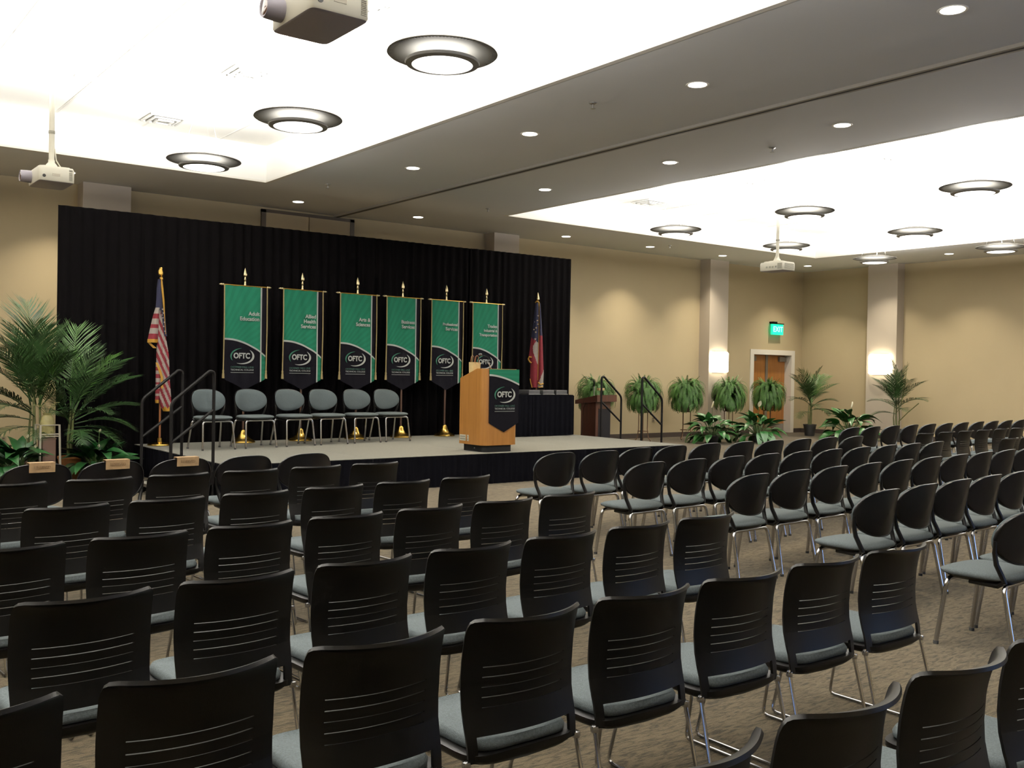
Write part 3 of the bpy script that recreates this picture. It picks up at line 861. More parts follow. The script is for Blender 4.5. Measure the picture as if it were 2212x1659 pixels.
# ================================================================== FLAGS
def panel(mb, rows, cfn, y0, bulge, nu=10, sub=4, pleat=0.0):
    """rows: (z, xl, xr) from the top down; cfn(u, z, x)->material"""
    R = []
    for i in range(len(rows)-1):
        for s in range(sub):
            t = s/sub
            R.append(tuple(rows[i][k]*(1-t)+rows[i+1][k]*t for k in range(3)))
    R.append(rows[-1])
    V = []
    for (z, xl, xr) in R:
        for i in range(nu+1):
            u = i/nu
            V.append((xl+(xr-xl)*u, y0-bulge*sin(pi*u)-pleat*sin(u*4*pi), z))
    for j in range(len(R)-1):
        for i in range(nu):
            f = (j*(nu+1)+i, j*(nu+1)+i+1, (j+1)*(nu+1)+i+1, (j+1)*(nu+1)+i)
            q = [V[k] for k in f]
            zc_ = sum(p[2] for p in q)/4; xc = sum(p[0] for p in q)/4
            mb.add(q, [(0, 1, 2, 3)], cfn((i+0.5)/nu, zc_, xc))
def star_mesh(mb, cx, y, cz, r, mt):
    P = [(cx, y, cz)]
    for k in range(10):
        rr = r if k % 2 == 0 else r*0.42
        P.append((cx+rr*sin(pi*k/5), y, cz+rr*cos(pi*k/5)))
    mb.add(P, [(0, 1+k, 1+(k+1) % 10) for k in range(10)], mt)

# national flag, local z above the stage; s: zoom pixel -> metre
t = thing('national_flag', 'draped striped flag with gold eagle finial left of the banners', 'flag', (4.70, 14.70, STZ), radians(-16))
MB().lathe([(0.0, 0.0), (0.17, 0.0), (0.175, 0.012), (0.165, 0.025), (0.09, 0.038), (0.035, 0.05), (0.032, 0.11), (0.02, 0.115)], 32).build('base', 'brass', t)
MB().tube([(0, 0, 0.10), (0, 0, 2.44)], 0.0155, 10).build('pole', 'pole_wood', t)
e = MB()
e.lathe([(0.018, 2.42), (0.026, 2.45), (0.016, 2.47), (0.022, 2.485), (0.0, 2.495)], 12)
e.lathe([(0.0, 2.49), (0.02, 2.505), (0.026, 2.535), (0.02, 2.57), (0.012, 2.59), (0.016, 2.605), (0.012, 2.622), (0.0, 2.628)], 10, (-0.005, 0, 0))
e.tube([(-0.015, 0, 2.61), (-0.035, 0, 2.607)], 0.006, 6, rad=[0.008, 0.002])
eb = e.build('eagle', 'brass', t)
for s_ in (-1, 1):
    MB().add([(0, 0.015*s_, 2.575), (-0.03, 0.05*s_, 2.60), (-0.05, 0.075*s_, 2.565), (-0.045, 0.07*s_, 2.52), (-0.02, 0.04*s_, 2.50), (0, 0.02*s_, 2.52)], [(0, 1, 2, 3, 4, 5)]).thicken(0.008).build('wing', 'brass', eb, False)
s = 0.00141
def FZ(zy): return (3.07-(zy-73)*0.0014)-STZ
def FX(zx): return (zx-215)*s
mb = MB()
panel(mb, [(FZ(205), FX(178), FX(218)), (FZ(300), FX(168), FX(222)), (FZ(400), FX(166), FX(226)), (FZ(530), FX(158), FX(228))], lambda u, z, x: 'flag_blue', -0.012, 0.045)
panel(mb, [(FZ(500), FX(205), FX(250)), (FZ(650), FX(210), FX(262)), (FZ(800), FX(218), FX(276))], lambda u, z, x: 'flag_blue', 0.0, 0.03)
def st1(u, z, x):
    k = int((FZ(505)-z)/((FZ(505)-FZ(838))/6.0))
    return 'flag_white' if k % 2 == 0 else 'flag_red'
panel(mb, [(FZ(505), FX(158), FX(214)), (FZ(600), FX(132), FX(205)), (FZ(720), FX(108), FX(198)), (FZ(838), FX(86), FX(192))], st1, -0.02, 0.05, 10, 6)
def st2(u, z, x):
    v = (x*2.35+z)
    k = int((v+10)/0.093)
    return 'flag_red' if k % 2 == 0 else 'flag_white'
panel(mb, [(FZ(560), FX(190), FX(222)), (FZ(800), FX(180), FX(262)), (FZ(1000), FX(172), FX(296)), (FZ(1250), FX(176), FX(308)), (FZ(1430), FX(188), FX(322)), (FZ(1560), FX(226), FX(330))], st2, -0.012, 0.05, 20, 16, 0.012)
panel(mb, [(FZ(1090), FX(168), FX(180)), (FZ(1200), FX(168), FX(222)), (FZ(1330), FX(168), FX(215)), (FZ(1480), FX(166), FX(205))], lambda u, z, x: 'flag_white' if (z*9 % 1) > 0.5 else 'flag_red', -0.04, 0.03, 8, 6)
panel(mb, [(FZ(560), FX(190), FX(215)), (FZ(800), FX(185), FX(255)), (FZ(1500), FX(195), FX(310))], lambda u, z, x: 'flag_red', 0.02, -0.03)
fl = mb.build('cloth', None, t, True, 70)
MB().tube([(FX(205), -0.03, FZ(185)), (FX(222), -0.035, FZ(300)), (FX(236), -0.035, FZ(430)), (FX(248), -0.03, FZ(600)), (FX(262), -0.02, FZ(780))], 0.013, 6, rad=[0.015, 0.016, 0.014, 0.006, 0.004]).build('fringe_cord', 'gold_fringe', t)
for rows, y_, bu in (([(FZ(836), FX(84), FX(194)), (FZ(872), FX(82), FX(184))], -0.026, 0.05), ([(FZ(870), FX(84), FX(110)), (FZ(930), FX(140), FX(175))], -0.02, 0.0),
                     ([(FZ(1080), FX(164), FX(184)), (FZ(1150), FX(190), FX(216)), (FZ(1230), FX(216), FX(240)), (FZ(1350), FX(222), FX(242))], -0.075, 0.0),
                     ([(FZ(1470), FX(164), FX(206)), (FZ(1505), FX(168), FX(202))], -0.045, 0.03), ([(FZ(1545), FX(224), FX(334)), (FZ(1590), FX(246), FX(334))], -0.016, 0.05)):
    fr = MB(); panel(fr, rows, lambda u, z, x: 'gold_fringe', y_, bu); fr.build('fringe', None, t, True, 70)
for (zx, zy) in ((228, 520), (236, 560), (232, 610), (246, 655), (240, 700), (254, 750), (222, 580)):
    stp = MB(); star_mesh(stp, FX(zx), -0.045, FZ(zy), 0.016, 'flag_white'); stp.build('star', None, fl, False)

# state flag
t = thing('state_flag', 'draped blue, red and white flag with spear finial right of the banners', 'flag', (12.02, 14.97, STZ), radians(-36))
MB().lathe([(0.0, 0.0), (0.15, 0.0), (0.155, 0.012), (0.09, 0.038), (0.035, 0.05), (0.03, 0.11), (0.02, 0.115)], 28).build('base', 'brass', t)
MB().tube([(0, 0, 0.10), (0, 0, 2.52)], 0.0155, 10).build('pole', 'pole_wood', t)
MB().lathe([(0.018, 2.50), (0.022, 2.53), (0.012, 2.545), (0.014, 2.57), (0.034, 2.59), (0.03, 2.62), (0.012, 2.70), (0.0, 2.73)], 12).build('finial', 'pale_gold', t)
s2 = 0.00146
def GZ(zy): return (3.16-(zy-95)*0.00141)-STZ
def GX(zx): return (zx-318)*s2
mb = MB()
def c_left(u, z, x):
    zy = 95+(3.16-(z+STZ))/0.00141
    zx = x/s2+318
    if zy < 715+(zx-240)*0.75: return 'flag_blue'
    wl = 262 if zy < 900 else 262+(zy-900)*0.35
    if zy < 1085 and zx > wl+max(0, (830-zy))*0.6: return 'flag_white'
    return 'flag_red'
panel(mb, [(GZ(235), GX(285), GX(332)), (GZ(420), GX(268), GX(340)), (GZ(640), GX(246), GX(340)), (GZ(850), GX(224), GX(340)), (GZ(1000), GX(206), GX(340)), (GZ(1080), GX(236), GX(340)), (GZ(1250), GX(232), GX(338)), (GZ(1400), GX(248), GX(338))], c_left, -0.02, 0.05, 22, 14)
def c_right(u, z, x):
    zy = 95+(3.16-(z+STZ))/0.00141
    zx = x/s2+318
    if zy < 688: return 'flag_blue'
    if zy > 1160 and zx > 412-(zy-1150)*0.36: return 'flag_white'
    return 'flag_red'
panel(mb, [(GZ(240), GX(335), GX(352)), (GZ(480), GX(335), GX(372)), (GZ(700), GX(335), GX(388)), (GZ(1000), GX(335), GX(402)), (GZ(1200), GX(335), GX(412)), (GZ(1400), GX(335), GX(408))], c_right, -0.02, 0.04, 12, 14)
panel(mb, [(GZ(300), GX(290), GX(350)), (GZ(1400), GX(245), GX(405))], lambda u, z, x: 'flag_red', 0.02, -0.03)
fl = mb.build('cloth', None, t, True, 70)
MB().tube([(GX(285), -0.03, GZ(235)), (GX(300), -0.04, GZ(212)), (GX(328), -0.04, GZ(225)), (GX(342), -0.03, GZ(290)), (GX(340), -0.03, GZ(500)), (GX(338), -0.028, GZ(900)), (GX(334), -0.028, GZ(1300))], 0.01, 6, rad=[0.012, 0.014, 0.018, 0.014, 0.007, 0.006, 0.006]).build('fringe_cord', 'gold_fringe', t)
for P_, r_ in (([(GX(245), -0.07, GZ(985)), (GX(215), -0.06, GZ(980)), (GX(202), -0.05, GZ(1010)), (GX(225), -0.06, GZ(1050)), (GX(244), -0.07, GZ(1062))], 0.014), ([(GX(232), -0.03, GZ(1280)), (GX(245), -0.035, GZ(1350)), (GX(262), -0.04, GZ(1402))], 0.010),
               ([(GX(340), -0.05, GZ(1330)), (GX(370), -0.06, GZ(1360)), (GX(408), -0.03, GZ(1345))], 0.018), ([(GX(345), -0.05, GZ(1395)), (GX(400), -0.04, GZ(1390))], 0.018)):
    MB().tube(P_, r_, 6).build('fringe', 'gold_fringe', t)
for (zx, zy, r) in ((322, 415, 0.022), (292, 735, 0.026), (278, 500, 0.012)):
    sl = MB(); star_mesh(sl, GX(zx), -0.085, GZ(zy), r, 'flag_white'); sl.build('star', None, fl, False)
for (zx, zy, w) in ((315, 480, 0.014), (322, 530, 0.013), (300, 580, 0.017), (270, 605, 0.013), (295, 640, 0.015)):
    MB().lathe([(0.0, -0.004), (w, -0.002), (w*0.9, 0.0), (0.0, 0.0)], 8, (GX(zx), -0.082, GZ(zy)), 'seal_gold', 'y').build('seal_mark', None, fl, False)

# ================================================================== LECTERN
LX0, LX1, LY0, LY1 = 8.28, 8.92, 11.52, 12.12
t = thing('lectern', 'oak lectern with a green and black hanging banner at the stage edge', 'lectern', ((LX0+LX1)/2, (LY0+LY1)/2, STZ))
hw_, hd = (LX1-LX0)/2, (LY1-LY0)/2
ol = []
for k in range(9):
    a = pi+(pi/2)*k/8
    ol.append((-hw_+0.10+0.10*cos(a), -hd+0.10+0.10*sin(a)))
for k in range(9):
    a = 1.5*pi+(pi/2)*k/8
    ol.append((hw_-0.10+0.10*cos(a), -hd+0.10+0.10*sin(a)))
ol += [(hw_, -hd+0.17), (hw_, hd), (-hw_, hd), (-hw_, -hd+0.17)]
def ltop(y): return 1.212-0.145*max(0, min(1, (y-(-hd+0.17))/(2*hd-0.17)))
MB().rings([[(x, y, 0.10) for x, y in ol], [(x, y, ltop(y)) for x, y in ol]]).build('body', 'lectern_oak', t, True, 30)
pl = [(x*0.82, y*0.86) for x, y in ol]
MB().rings([[(x, y, 0.0) for x, y in pl], [(x, y, 0.102) for x, y in pl]]).build('plinth', 'plinth_black', t, True, 30)
# lectern banner
lw, ltz = 0.545, 1.205
def lban(mb, u0, u1, lo, hi, off, mt, nu=16, nv=14):
    def fn(u, v):
        x = -lw/2+lw*u+0.045; a, b = lo(u), hi(u); z = a+(b-a)*v
        return (x, -hd-0.006-off-0.004*(1+sin(x*14))*(ltz-z)/0.9, z)
    mb.grid(fn, lin(u0, u1, nu), lin(0, 1, nv), mt)
def l_lo(u): return ltz-0.78-0.135*(1-abs(2*u-1))
def l_arc(u): return ltz-0.085-0.135*u**1.7
mb = MB(); lban(mb, 0, 1, l_lo, lambda u: ltz, 0, 'banner_black', 25, 16); mb.thicken(0.002)
cl = mb.build('banner_cloth', None, t, True, 60)
mb = MB(); lban(mb, 0, 1, l_arc, lambda u: ltz, 0.003, 'banner_green', 20, 5); mb.build('green_print', None, cl)
mb = MB(); lban(mb, 0, 1, lambda u: l_arc(u)-0.013, lambda u: l_arc(u)+0.013, 0.0045, 'print_white', 25, 3); mb.build('white_print', None, cl)
logo(cl, 0.05, 0.835, 0.19, -hd-0.021, 0.95)
# equipment stickers on the lectern's left side
for (y0, y1, z0, z1) in ((0.13, 0.285, 0.145, 0.235), (0.055, 0.095, 0.145, 0.235)):
    p = MB().box(-hw_-0.004, -hw_+0.002, y0, y1, z0, z1).build('label_plate', 'sticker', t, False)
    for q in range(2):
        zz = z0+0.028+0.036*q
        MB().box(-hw_-0.0055, -hw_-0.003, y0+0.012, y1-0.012, zz-0.007, zz+0.007).build('print_line', 'sticker_ink', p, False)
MB().lathe([(0.0, 0.0), (0.008, 0.0), (0.008, -0.01), (0.0, -0.01)], 10, (-hw_*0.82, -0.02, 0.05), axis='x').build('cable_port', 'steel', t)

# bag and microphone on the lectern
t = thing('gift_bag', 'small cream paper bag with brown handles standing on the oak lectern', 'bag', (8.44, 11.98, STZ+1.115), radians(20))
MB().rings([[(-0.085, -0.04, 0.0), (0.085, -0.04, 0.0), (0.085, 0.04, 0.0), (-0.085, 0.04, 0.0)], [(-0.092, -0.042, 0.19), (0.092, -0.042, 0.19), (0.092, 0.042, 0.19), (-0.092, 0.042, 0.19)]], None, True, False).build('paper_body', 'bag_paper', t, False)
for y in (-0.04, 0.04):
    MB().tube([(-0.045, y, 0.17), (-0.045, y, 0.22), (-0.03, y, 0.275), (0.0, y, 0.29), (0.03, y, 0.275), (0.045, y, 0.22), (0.045, y, 0.17)], 0.0045, 6).build('handle', 'pole_wood', t)
t = thing('gooseneck_microphone', 'thin gooseneck microphone rising from the oak lectern', 'microphone', (8.66, 11.85, STZ+1.165))
MB().lathe([(0.0, 0.0), (0.03, 0.0), (0.028, 0.012), (0.01, 0.02), (0.0, 0.02)], 14).build('base', 'black_metal', t)
MB().tube([(0, 0, 0.01), (-0.015, 0, 0.06), (-0.05, 0, 0.115), (-0.055, 0, 0.15)], 0.006, 8).build('lower_neck', 'steel', t)
MB().tube([(-0.055, 0, 0.15), (-0.05, 0, 0.19), (-0.08, 0.01, 0.225), (-0.14, 0.02, 0.235), (-0.175, 0.025, 0.245)], 0.0055, 8).build('neck', 'black_metal', t)
MB().lathe([(0.0, -0.03), (0.014, -0.022), (0.019, 0.0), (0.016, 0.022), (0.0, 0.03)], 14, (-0.195, 0.028, 0.255), axis='x').build('windscreen', 'dark_steel', t)

# ================================================================== SKIRTED TABLE
TX0, TX1, TY0, TY1 = 10.22, 12.20, 14.07, 14.74
t = thing('skirted_table', 'table covered to the stage with a black pleated skirt', 'table', (0, 0, STZ))
MB().box(TX0, TX1, TY0, TY1, 0.735, 0.76, b=0.006).build('tabletop', 'skirt_cloth', t, False)
for k in range(2):
    w = (TX1-TX0)/2
    pleated((TX0+k*w, TY0-0.012), (TX0+(k+1)*w, TY0-0.012), 0.012, 0.745, 0.014, 0.12, 'skirt_cloth', 'skirt', t, seed=40+k)
pleated((TX1+0.012, TY0), (TX1+0.03, TY1), 0.012, 0.745, 0.014, 0.12, 'skirt_cloth', 'skirt', t, seed=43)
pleated((TX0-0.012, TY1), (TX0-0.012, TY0), 0.012, 0.745, 0.014, 0.12, 'skirt_cloth', 'skirt', t, seed=44)
for x in (TX0+0.1, TX1-0.1):
    for y in (TY0+0.08, TY1-0.08):
        MB().tube([(x, y, 0.0), (x, y, 0.74)], 0.016, 8).build('leg', 'dark_steel', t)
for k, (x, lab) in enumerate(((11.36, 'grey tray on the skirted table, the one nearest the lectern'), (11.70, 'grey tray on the skirted table, the middle one'), (12.02, 'grey tray on the skirted table, the one nearest its right end'))):
    t = thing('metal_tray', lab, 'tray', (x, 14.36, STZ+0.76), 0, 'trays on the skirted table')
    MB().box(-0.14, 0.14, -0.17, 0.17, 0.0, 0.014, b=0.003).build('rim', 'steel', t, False)
    MB().box(-0.13, 0.13, -0.16, 0.16, 0.014, 0.085, b=0.01).build('case', 'dark_steel', t, False)

# ================================================================== DARK PODIUM beside the stage
t = thing('wooden_podium', 'dark mahogany podium with black front panel right of the stage table', 'podium', (13.93, 15.35, 0), radians(8))
MB().box(-0.24, 0.24, -0.2, 0.2, 0.0, 1.03, b=0.006).build('body', 'mahogany', t, False)
MB().box(-0.16, 0.235, -0.205, -0.19, 0.06, 0.88).build('front_panel', 'podium_panel', t, False)
MB().box(-0.165, 0.24, -0.21, -0.198, 0.88, 0.90).build('panel_trim', 'stand_bronze', t, False)
MB().prism([(-0.30, 1.03), (-0.30, 1.17), (0.30, 1.05), (0.30, 0.97)], -0.32, 0.32, 'x').build('reading_top', 'mahogany', t, False)
t = thing('gooseneck_microphone', 'gooseneck microphone on the dark mahogany podium', 'microphone', (13.74, 15.20, 1.145), radians(8))
MB().tube([(0, 0, 0), (0, 0, 0.20)], 0.010, 8).build('lower_neck', 'steel', t)
MB().tube([(0, 0, 0.20), (0, 0, 0.29), (-0.02, 0, 0.32)], 0.013, 8).build('neck_joint', 'black_metal', t)
MB().tube([(-0.02, 0, 0.32), (-0.12, 0.0, 0.345), (-0.20, 0, 0.365)], 0.006, 6).build('neck', 'black_metal', t)
MB().lathe([(0.0, -0.03), (0.01, -0.02), (0.012, 0.0), (0.0, 0.03)], 10, (-0.21, 0, 0.367), axis='x').build('windscreen', 'dark_steel', t)
MB().tube([(-0.05, 0.08, 0.02), (-0.14, 0.16, -0.25), (-0.12, 0.2, -0.7), (-0.22, 0.2, -1.13)], 0.006, 6).build('cable', 'black_metal', t)
t = thing('card_holder', 'small pale wooden stand on the dark mahogany podium', 'stand', (13.97, 15.25, 1.125), radians(8))
MB().lathe([(0.0, 0.0), (0.05, 0.0), (0.05, 0.01), (0.012, 0.015), (0.0, 0.015)], 14).build('foot', 'pale_wood', t)
MB().tube([(0, 0, 0.01), (0, 0, 0.14)], 0.012, 8).build('post', 'stand_cream', t)
MB().box(-0.085, 0.085, -0.035, 0.035, 0.135, 0.185, b=0.005).build('head', 'pale_wood', t, False)

# ================================================================== PLANTS
def frond_mesh(name, n, ll, droop, mt, seed, spread=1.0, width=0.02, curl=0.0, stalk=0.18):
    """pinnate palm frond of length 1 along +X, arching in Z"""
    rnd = random.Random(seed)
    mb = MB()
    def axis(t): return Vector((t-0.16*droop*t*t, 0, 0.10*sin(t*1.2)-droop*0.42*t**2.4))
    mb.tube([axis(k/10) for k in range(11)], 0.006, 5, None, rad=[0.011*(1-0.85*k/10) for k in range(11)])
    for i in range(n):
        t = stalk+(1-stalk)*(i+0.5)/n
        p = axis(t); q = axis(min(1, t+0.02)); d = (q-p).normalized()
        prof = sin(pi*min(1, 0.12+0.88*(t-stalk)/(1-stalk)))**0.6
        for s in (-1, 1):
            L = ll*prof*rnd.uniform(0.85, 1.1)
            ang = radians(58-30*(t-stalk)/(1-stalk)+rnd.uniform(-6, 6))
            lat = Vector((0, s, 0))
            dirv = (d*cos(ang)+lat*sin(ang)*spread+Vector((0, 0, 0.28+curl))).normalized()
            drop = Vector((0, 0, -1))
            side = d.cross(dirv).cross(dirv).normalized()
            a = p; b = p+dirv*L*0.5+drop*L*0.04; c = p+dirv*L+drop*L*0.26
            w = width*(0.7+0.3*prof)
            wd = d*w
            mb.add([a-wd*0.35, a+wd*0.35, b+wd*0.5, b-wd*0.5, c], [(0, 1, 2, 3), (3, 2, 4)])
    return mb.mesh(name, mt, True, 80)
FR = [frond_mesh('frond', 32, 0.42, 0.55, 'palm_green', 1), frond_mesh('frond', 34, 0.44, 0.30, 'palm_green', 2), frond_mesh('frond', 30, 0.40, 0.85, 'palm_green', 3), frond_mesh('frond', 30, 0.42, 0.45, 'palm_bright', 4)]
def place_frond(parent, me, loc, az, el, L, rollv=0.0):
    o = obj('frond', me, parent)
    o.location = loc
    o.rotation_mode = 'XYZ'
    M = Matrix.Rotation(az, 4, 'Z') @ Matrix.Rotation(-el, 4, 'Y') @ Matrix.Rotation(rollv, 4, 'X')
    o.rotation_euler = M.to_euler('XYZ'); o.scale = (L, L, L)
    return o
def pot(parent, r, h, mt):
    p = MB().lathe([(0.0, 0.0), (r*0.72, 0.0), (r*0.78, 0.02), (r, h-0.03), (r*1.06, h-0.03), (r*1.06, h), (r*0.94, h), (r*0.9, h-0.04), (0.0, h-0.04)], 28).build('pot', mt, parent, True, 50)
    MB().lathe([(r*0.9, h-0.035), (0.0, h-0.025)], 20).build('soil', 'soil', p)
def palm(loc, label, fr, potspec, stems):
    t = thing('potted_palm', label, 'palm', loc, 0, 'potted palms')
    if potspec: pot(t, *potspec)
    for pts, r in stems:
        MB().tube(pts, r, 8, rad=[r*(1-0.5*k/(len(pts)-1)) for k in range(len(pts))]).build('stem', 'stem_green', t)
    for (k, x, y, z, az, el, L, ro) in fr:
        place_frond(t, FR[k], (x, y, z), radians(az), radians(el), L, radians(ro))
    return t
rnd = random.Random(5)
# azimuth 0 = +X (right along the stage wall), 90 = +Y (away), -90 = towards the chairs
frA = [(1, -0.04, 0, 1.25, 100, 82, 1.28, 0), (0, -0.06, -0.02, 1.2, -100, 74, 1.15, 12), (1, 0.04, 0, 1.15, -75, 78, 1.05, -10), (0, -0.06, 0, 1.05, -125, 60, 1.05, 0), (3, 0.05, -0.03, 1.05, -60, 60, 0.95, 0), (0, 0.0, 0, 1.2, 160, 62, 1.15, 10), (1, 0.05, 0, 1.2, 20, 72, 1.05, -10), (0, -0.05, -0.05, 1.1, 185, 45, 0.95, 0), (0, -0.05, 0, 1.0, 200, 28, 0.95, 0), (2, -0.05, 0, 0.95, 170, 18, 0.9, 10),
       (0, 0, -0.05, 1.15, -70, 55, 0.9, 0), (2, 0, -0.05, 1.05, -110, 40, 0.85, 0), (1, 0, 0.05, 1.1, 80, 60, 0.9, 0), (2, -0.04, 0, 0.85, 190, 8, 0.85, 0), (0, 0.03, -0.04, 1.05, -40, 62, 0.95, 0), (2, -0.02, -0.05, 0.9, -140, 25, 0.8, 0), (3, 0.04, -0.03, 1.1, -20, 70, 0.9, 0), (2, 0.0, 0.0, 0.75, 205, 0, 0.75, 0), (0, -0.03, 0.02, 1.15, 130, 55, 0.95, 0), (1, 0.02, -0.04, 1.2, -85, 72, 1.0, 0), (0, -0.05, -0.04, 1.1, -150, 58, 1.0, 0), (0, 0.04, -0.04, 1.0, -55, 40, 0.85, 0), (2, -0.05, -0.03, 0.95, -165, 35, 0.95, 0), (1, -0.03, -0.02, 1.2, 200, 70, 1.05, 0), (2, 0.0, -0.05, 0.7, -100, 10, 0.7, 0)]
palm((2.98, 14.55, 0), 'tallest potted palm, against the wall at the far left', frA, (0.17, 0.30, 'pot_brown'),
     [([(0, 0, 0.27), (-0.01, 0, 0.7), (-0.02, 0, 1.28)], 0.030), ([(0.04, -0.02, 0.27), (0.06, -0.03, 0.7), (0.05, -0.02, 1.2)], 0.024), ([(-0.05, 0.02, 0.27), (-0.08, 0, 0.6), (-0.05, 0, 1.05)], 0.022)])
frB = [(3, 0.0, 0, 1.0, 60, 82, 1.25, 0), (3, 0.04, -0.02, 0.95, 12, 60, 1.05, 0), (0, 0.06, 0, 0.9, 5, 42, 1.05, 0), (0, 0.06, -0.02, 0.85, 0, 22, 0.9, 0), (2, 0.05, -0.03, 0.8, -15, 10, 0.85, 0), (2, 0.05, 0, 0.75, 8, -2, 0.8, 0), (0, 0, -0.05, 0.95, -75, 50, 0.85, 0),
       (2, 0, -0.05, 0.85, -60, 25, 0.8, 0), (1, -0.03, 0, 0.95, 150, 65, 0.85, 0), (2, -0.02, -0.04, 0.8, -120, 30, 0.75, 0), (1, 0.02, 0.03, 1.0, 40, 66, 1.0, 0), (0, 0.05, -0.03, 0.9, -30, 48, 0.95, 0), (2, 0.03, -0.02, 0.7, -35, 0, 0.75, 0), (0, 0.05, 0, 1.0, 22, 50, 1.1, 0), (2, 0.0, -0.05, 0.7, -90, 5, 0.7, 0), (0, -0.03, -0.03, 0.85, -140, 45, 0.8, 0), (1, 0.02, -0.03, 1.0, -50, 68, 0.95, 0), (2, 0.05, 0.0, 0.65, 15, -12, 0.75, 0)]
palm((3.38, 14.35, 0), 'potted palm in a terracotta pot in front of the drape left of the stage', frB, (0.15, 0.36, 'terracotta'),
     [([(0, 0, 0.33), (0.02, 0, 0.6), (0.04, 0, 1.0)], 0.028), ([(-0.03, -0.03, 0.33), (-0.03, -0.03, 0.65), (0.0, -0.02, 0.98)], 0.022)])
frC = [(0, 0, 0, 0.95, 178, 58, 1.0, 0), (3, 0.03, 0, 0.95, 0, 50, 1.05, 0), (3, 0.03, -0.02, 0.9, 8, 62, 1.0, 0), (0, 0, 0, 0.9, 10, 28, 0.9, 0), (2, 0, 0, 0.85, 175, 25, 0.9, 0), (1, 0, 0, 1.0, -70, 75, 0.95, 0), (2, 0, -0.03, 0.8, -60, 30, 0.8, 0), (2, 0, -0.03, 0.75, -130, 20, 0.8, 0), (0, 0, 0.02, 0.95, 120, 60, 0.9, 0), (2, 0.02, 0, 0.7, -10, 5, 0.8, 0), (0, 0, 0, 0.9, 200, 40, 0.85, 0), (2, -0.02, 0, 0.65, 190, 2, 0.7, 0), (3, 0.0, 0, 1.0, 170, 72, 0.95, 0), (0, 0.02, -0.02, 0.9, -30, 45, 0.95, 0), (0, -0.02, -0.02, 0.9, -150, 48, 0.9, 0), (3, 0.02, 0, 0.95, 25, 55, 1.0, 0), (2, 0.0, -0.02, 0.7, -95, 8, 0.75, 0)]
palm((23.0, 16.6, 0), 'potted palm in front of the double door', frC, (0.17, 0.32, 'pot_black'),
     [([(0, 0, 0.29), (0.01, 0, 0.6), (0.01, 0, 1.0)], 0.028), ([(0.05, 0.0, 0.29), (0.07, 0, 0.6), (0.04, 0, 0.95)], 0.022), ([(-0.06, 0, 0.29), (-0.08, 0, 0.6), (-0.05, 0, 0.9)], 0.02)])
frD = [(1, 0.0, 0.05, 1.0, 110, 86, 1.15, 0), (0, 0, 0.03, 0.95, 95, 55, 0.95, 0), (1, 0, -0.03, 1.0, -80, 80, 1.0, 0), (0, 0, -0.03, 0.95, -85, 50, 0.95, 0), (2, 0, 0, 0.85, -95, 30, 1.0, 0), (2, 0, 0.02, 0.85, 100, 28, 0.85, 0), (0, 0, 0, 0.95, 180, 60, 0.85, 0), (2, 0, 0, 0.8, 200, 35, 0.8, 0), (0, 0, 0, 0.9, 150, 50, 0.85, 0), (2, 0, 0, 0.75, -130, 20, 0.75, 0), (1, 0, 0.02, 0.95, 60, 70, 0.9, 0), (2, 0, 0, 0.7, 130, 8, 0.75, 0), (0, 0, -0.02, 0.95, -120, 58, 0.9, 0), (0, 0, 0.02, 0.9, 130, 60, 0.95, 0), (1, 0, 0, 1.0, -160, 70, 0.9, 0)]
p4 = palm((23.25, 14.15, 0), 'potted palm beside the far right wall pilaster', frD, (0.17, 0.32, 'pot_black'),
     [([(0, 0, 0.29), (0.01, 0.02, 0.6), (0, 0.02, 1.05)], 0.028), ([(0.0, -0.06, 0.29), (0, -0.08, 0.6), (0, -0.05, 1.0)], 0.022), ([(0.0, 0.06, 0.29), (0, 0.09, 0.6), (0, 0.06, 0.95)], 0.02)])
MB().tube([(0, -0.1, 0.9), (0.0, -0.2, 1.4), (0, -0.27, 2.05)], 0.012, 6, rad=[0.014, 0.012, 0.003]).build('spear_leaf', 'stem_green', p4)
MB().tube([(0, -0.05, 0.5), (0.0, -0.3, 0.75), (0, -0.6, 1.0)], 0.012, 6).build('stalk', 'stem_green', p4)

def leaf_mesh(L, W, droop, mt, pet, name='leaf'):
    """petiole from origin then a broad lance blade, along +X"""
    mb = MB()
    def ax(t): return Vector((pet*0.75*t if t <= 1 else pet*0.75+(t-1)*L*0.93, 0, pet*0.66*t if t <= 1 else pet*0.66+L*(0.28*(t-1)-droop*(t-1)**2)))
    mb.tube([ax(k/4) for k in range(5)], 0.005, 5, 'petiole')
    N = 9
    V, Fc = [], []
    for k in range(N+1):
        t = k/N
        w = W*(sin(pi*t**0.72))**0.9 if 0 < t < 1 else 0.002
        c = ax(1+t)
        V += [c+Vector((0, -w, w*0.32)), c, c+Vector((0, w, w*0.32))]
    for k in range(N):
        Fc += [(3*k, 3*k+1, 3*k+4, 3*k+3), (3*k+1, 3*k+2, 3*k+5, 3*k+4)]
    mb.add(V, Fc, mt)
    return mb.mesh(name, None, True, 80)
LM = [leaf_mesh(0.34, 0.075, 0.35, 'lily_green', 0.30), leaf_mesh(0.30, 0.07, 0.75, 'lily_green', 0.34), leaf_mesh(0.36, 0.085, 0.15, 'lily_green', 0.26)]
DM = [leaf_mesh(0.26, 0.05, 0.45, 'dark_leaf', 0.16), leaf_mesh(0.24, 0.05, 0.8, 'dark_leaf', 0.18), leaf_mesh(0.28, 0.055, 0.15, 'dark_leaf', 0.14)]
spath_me = None
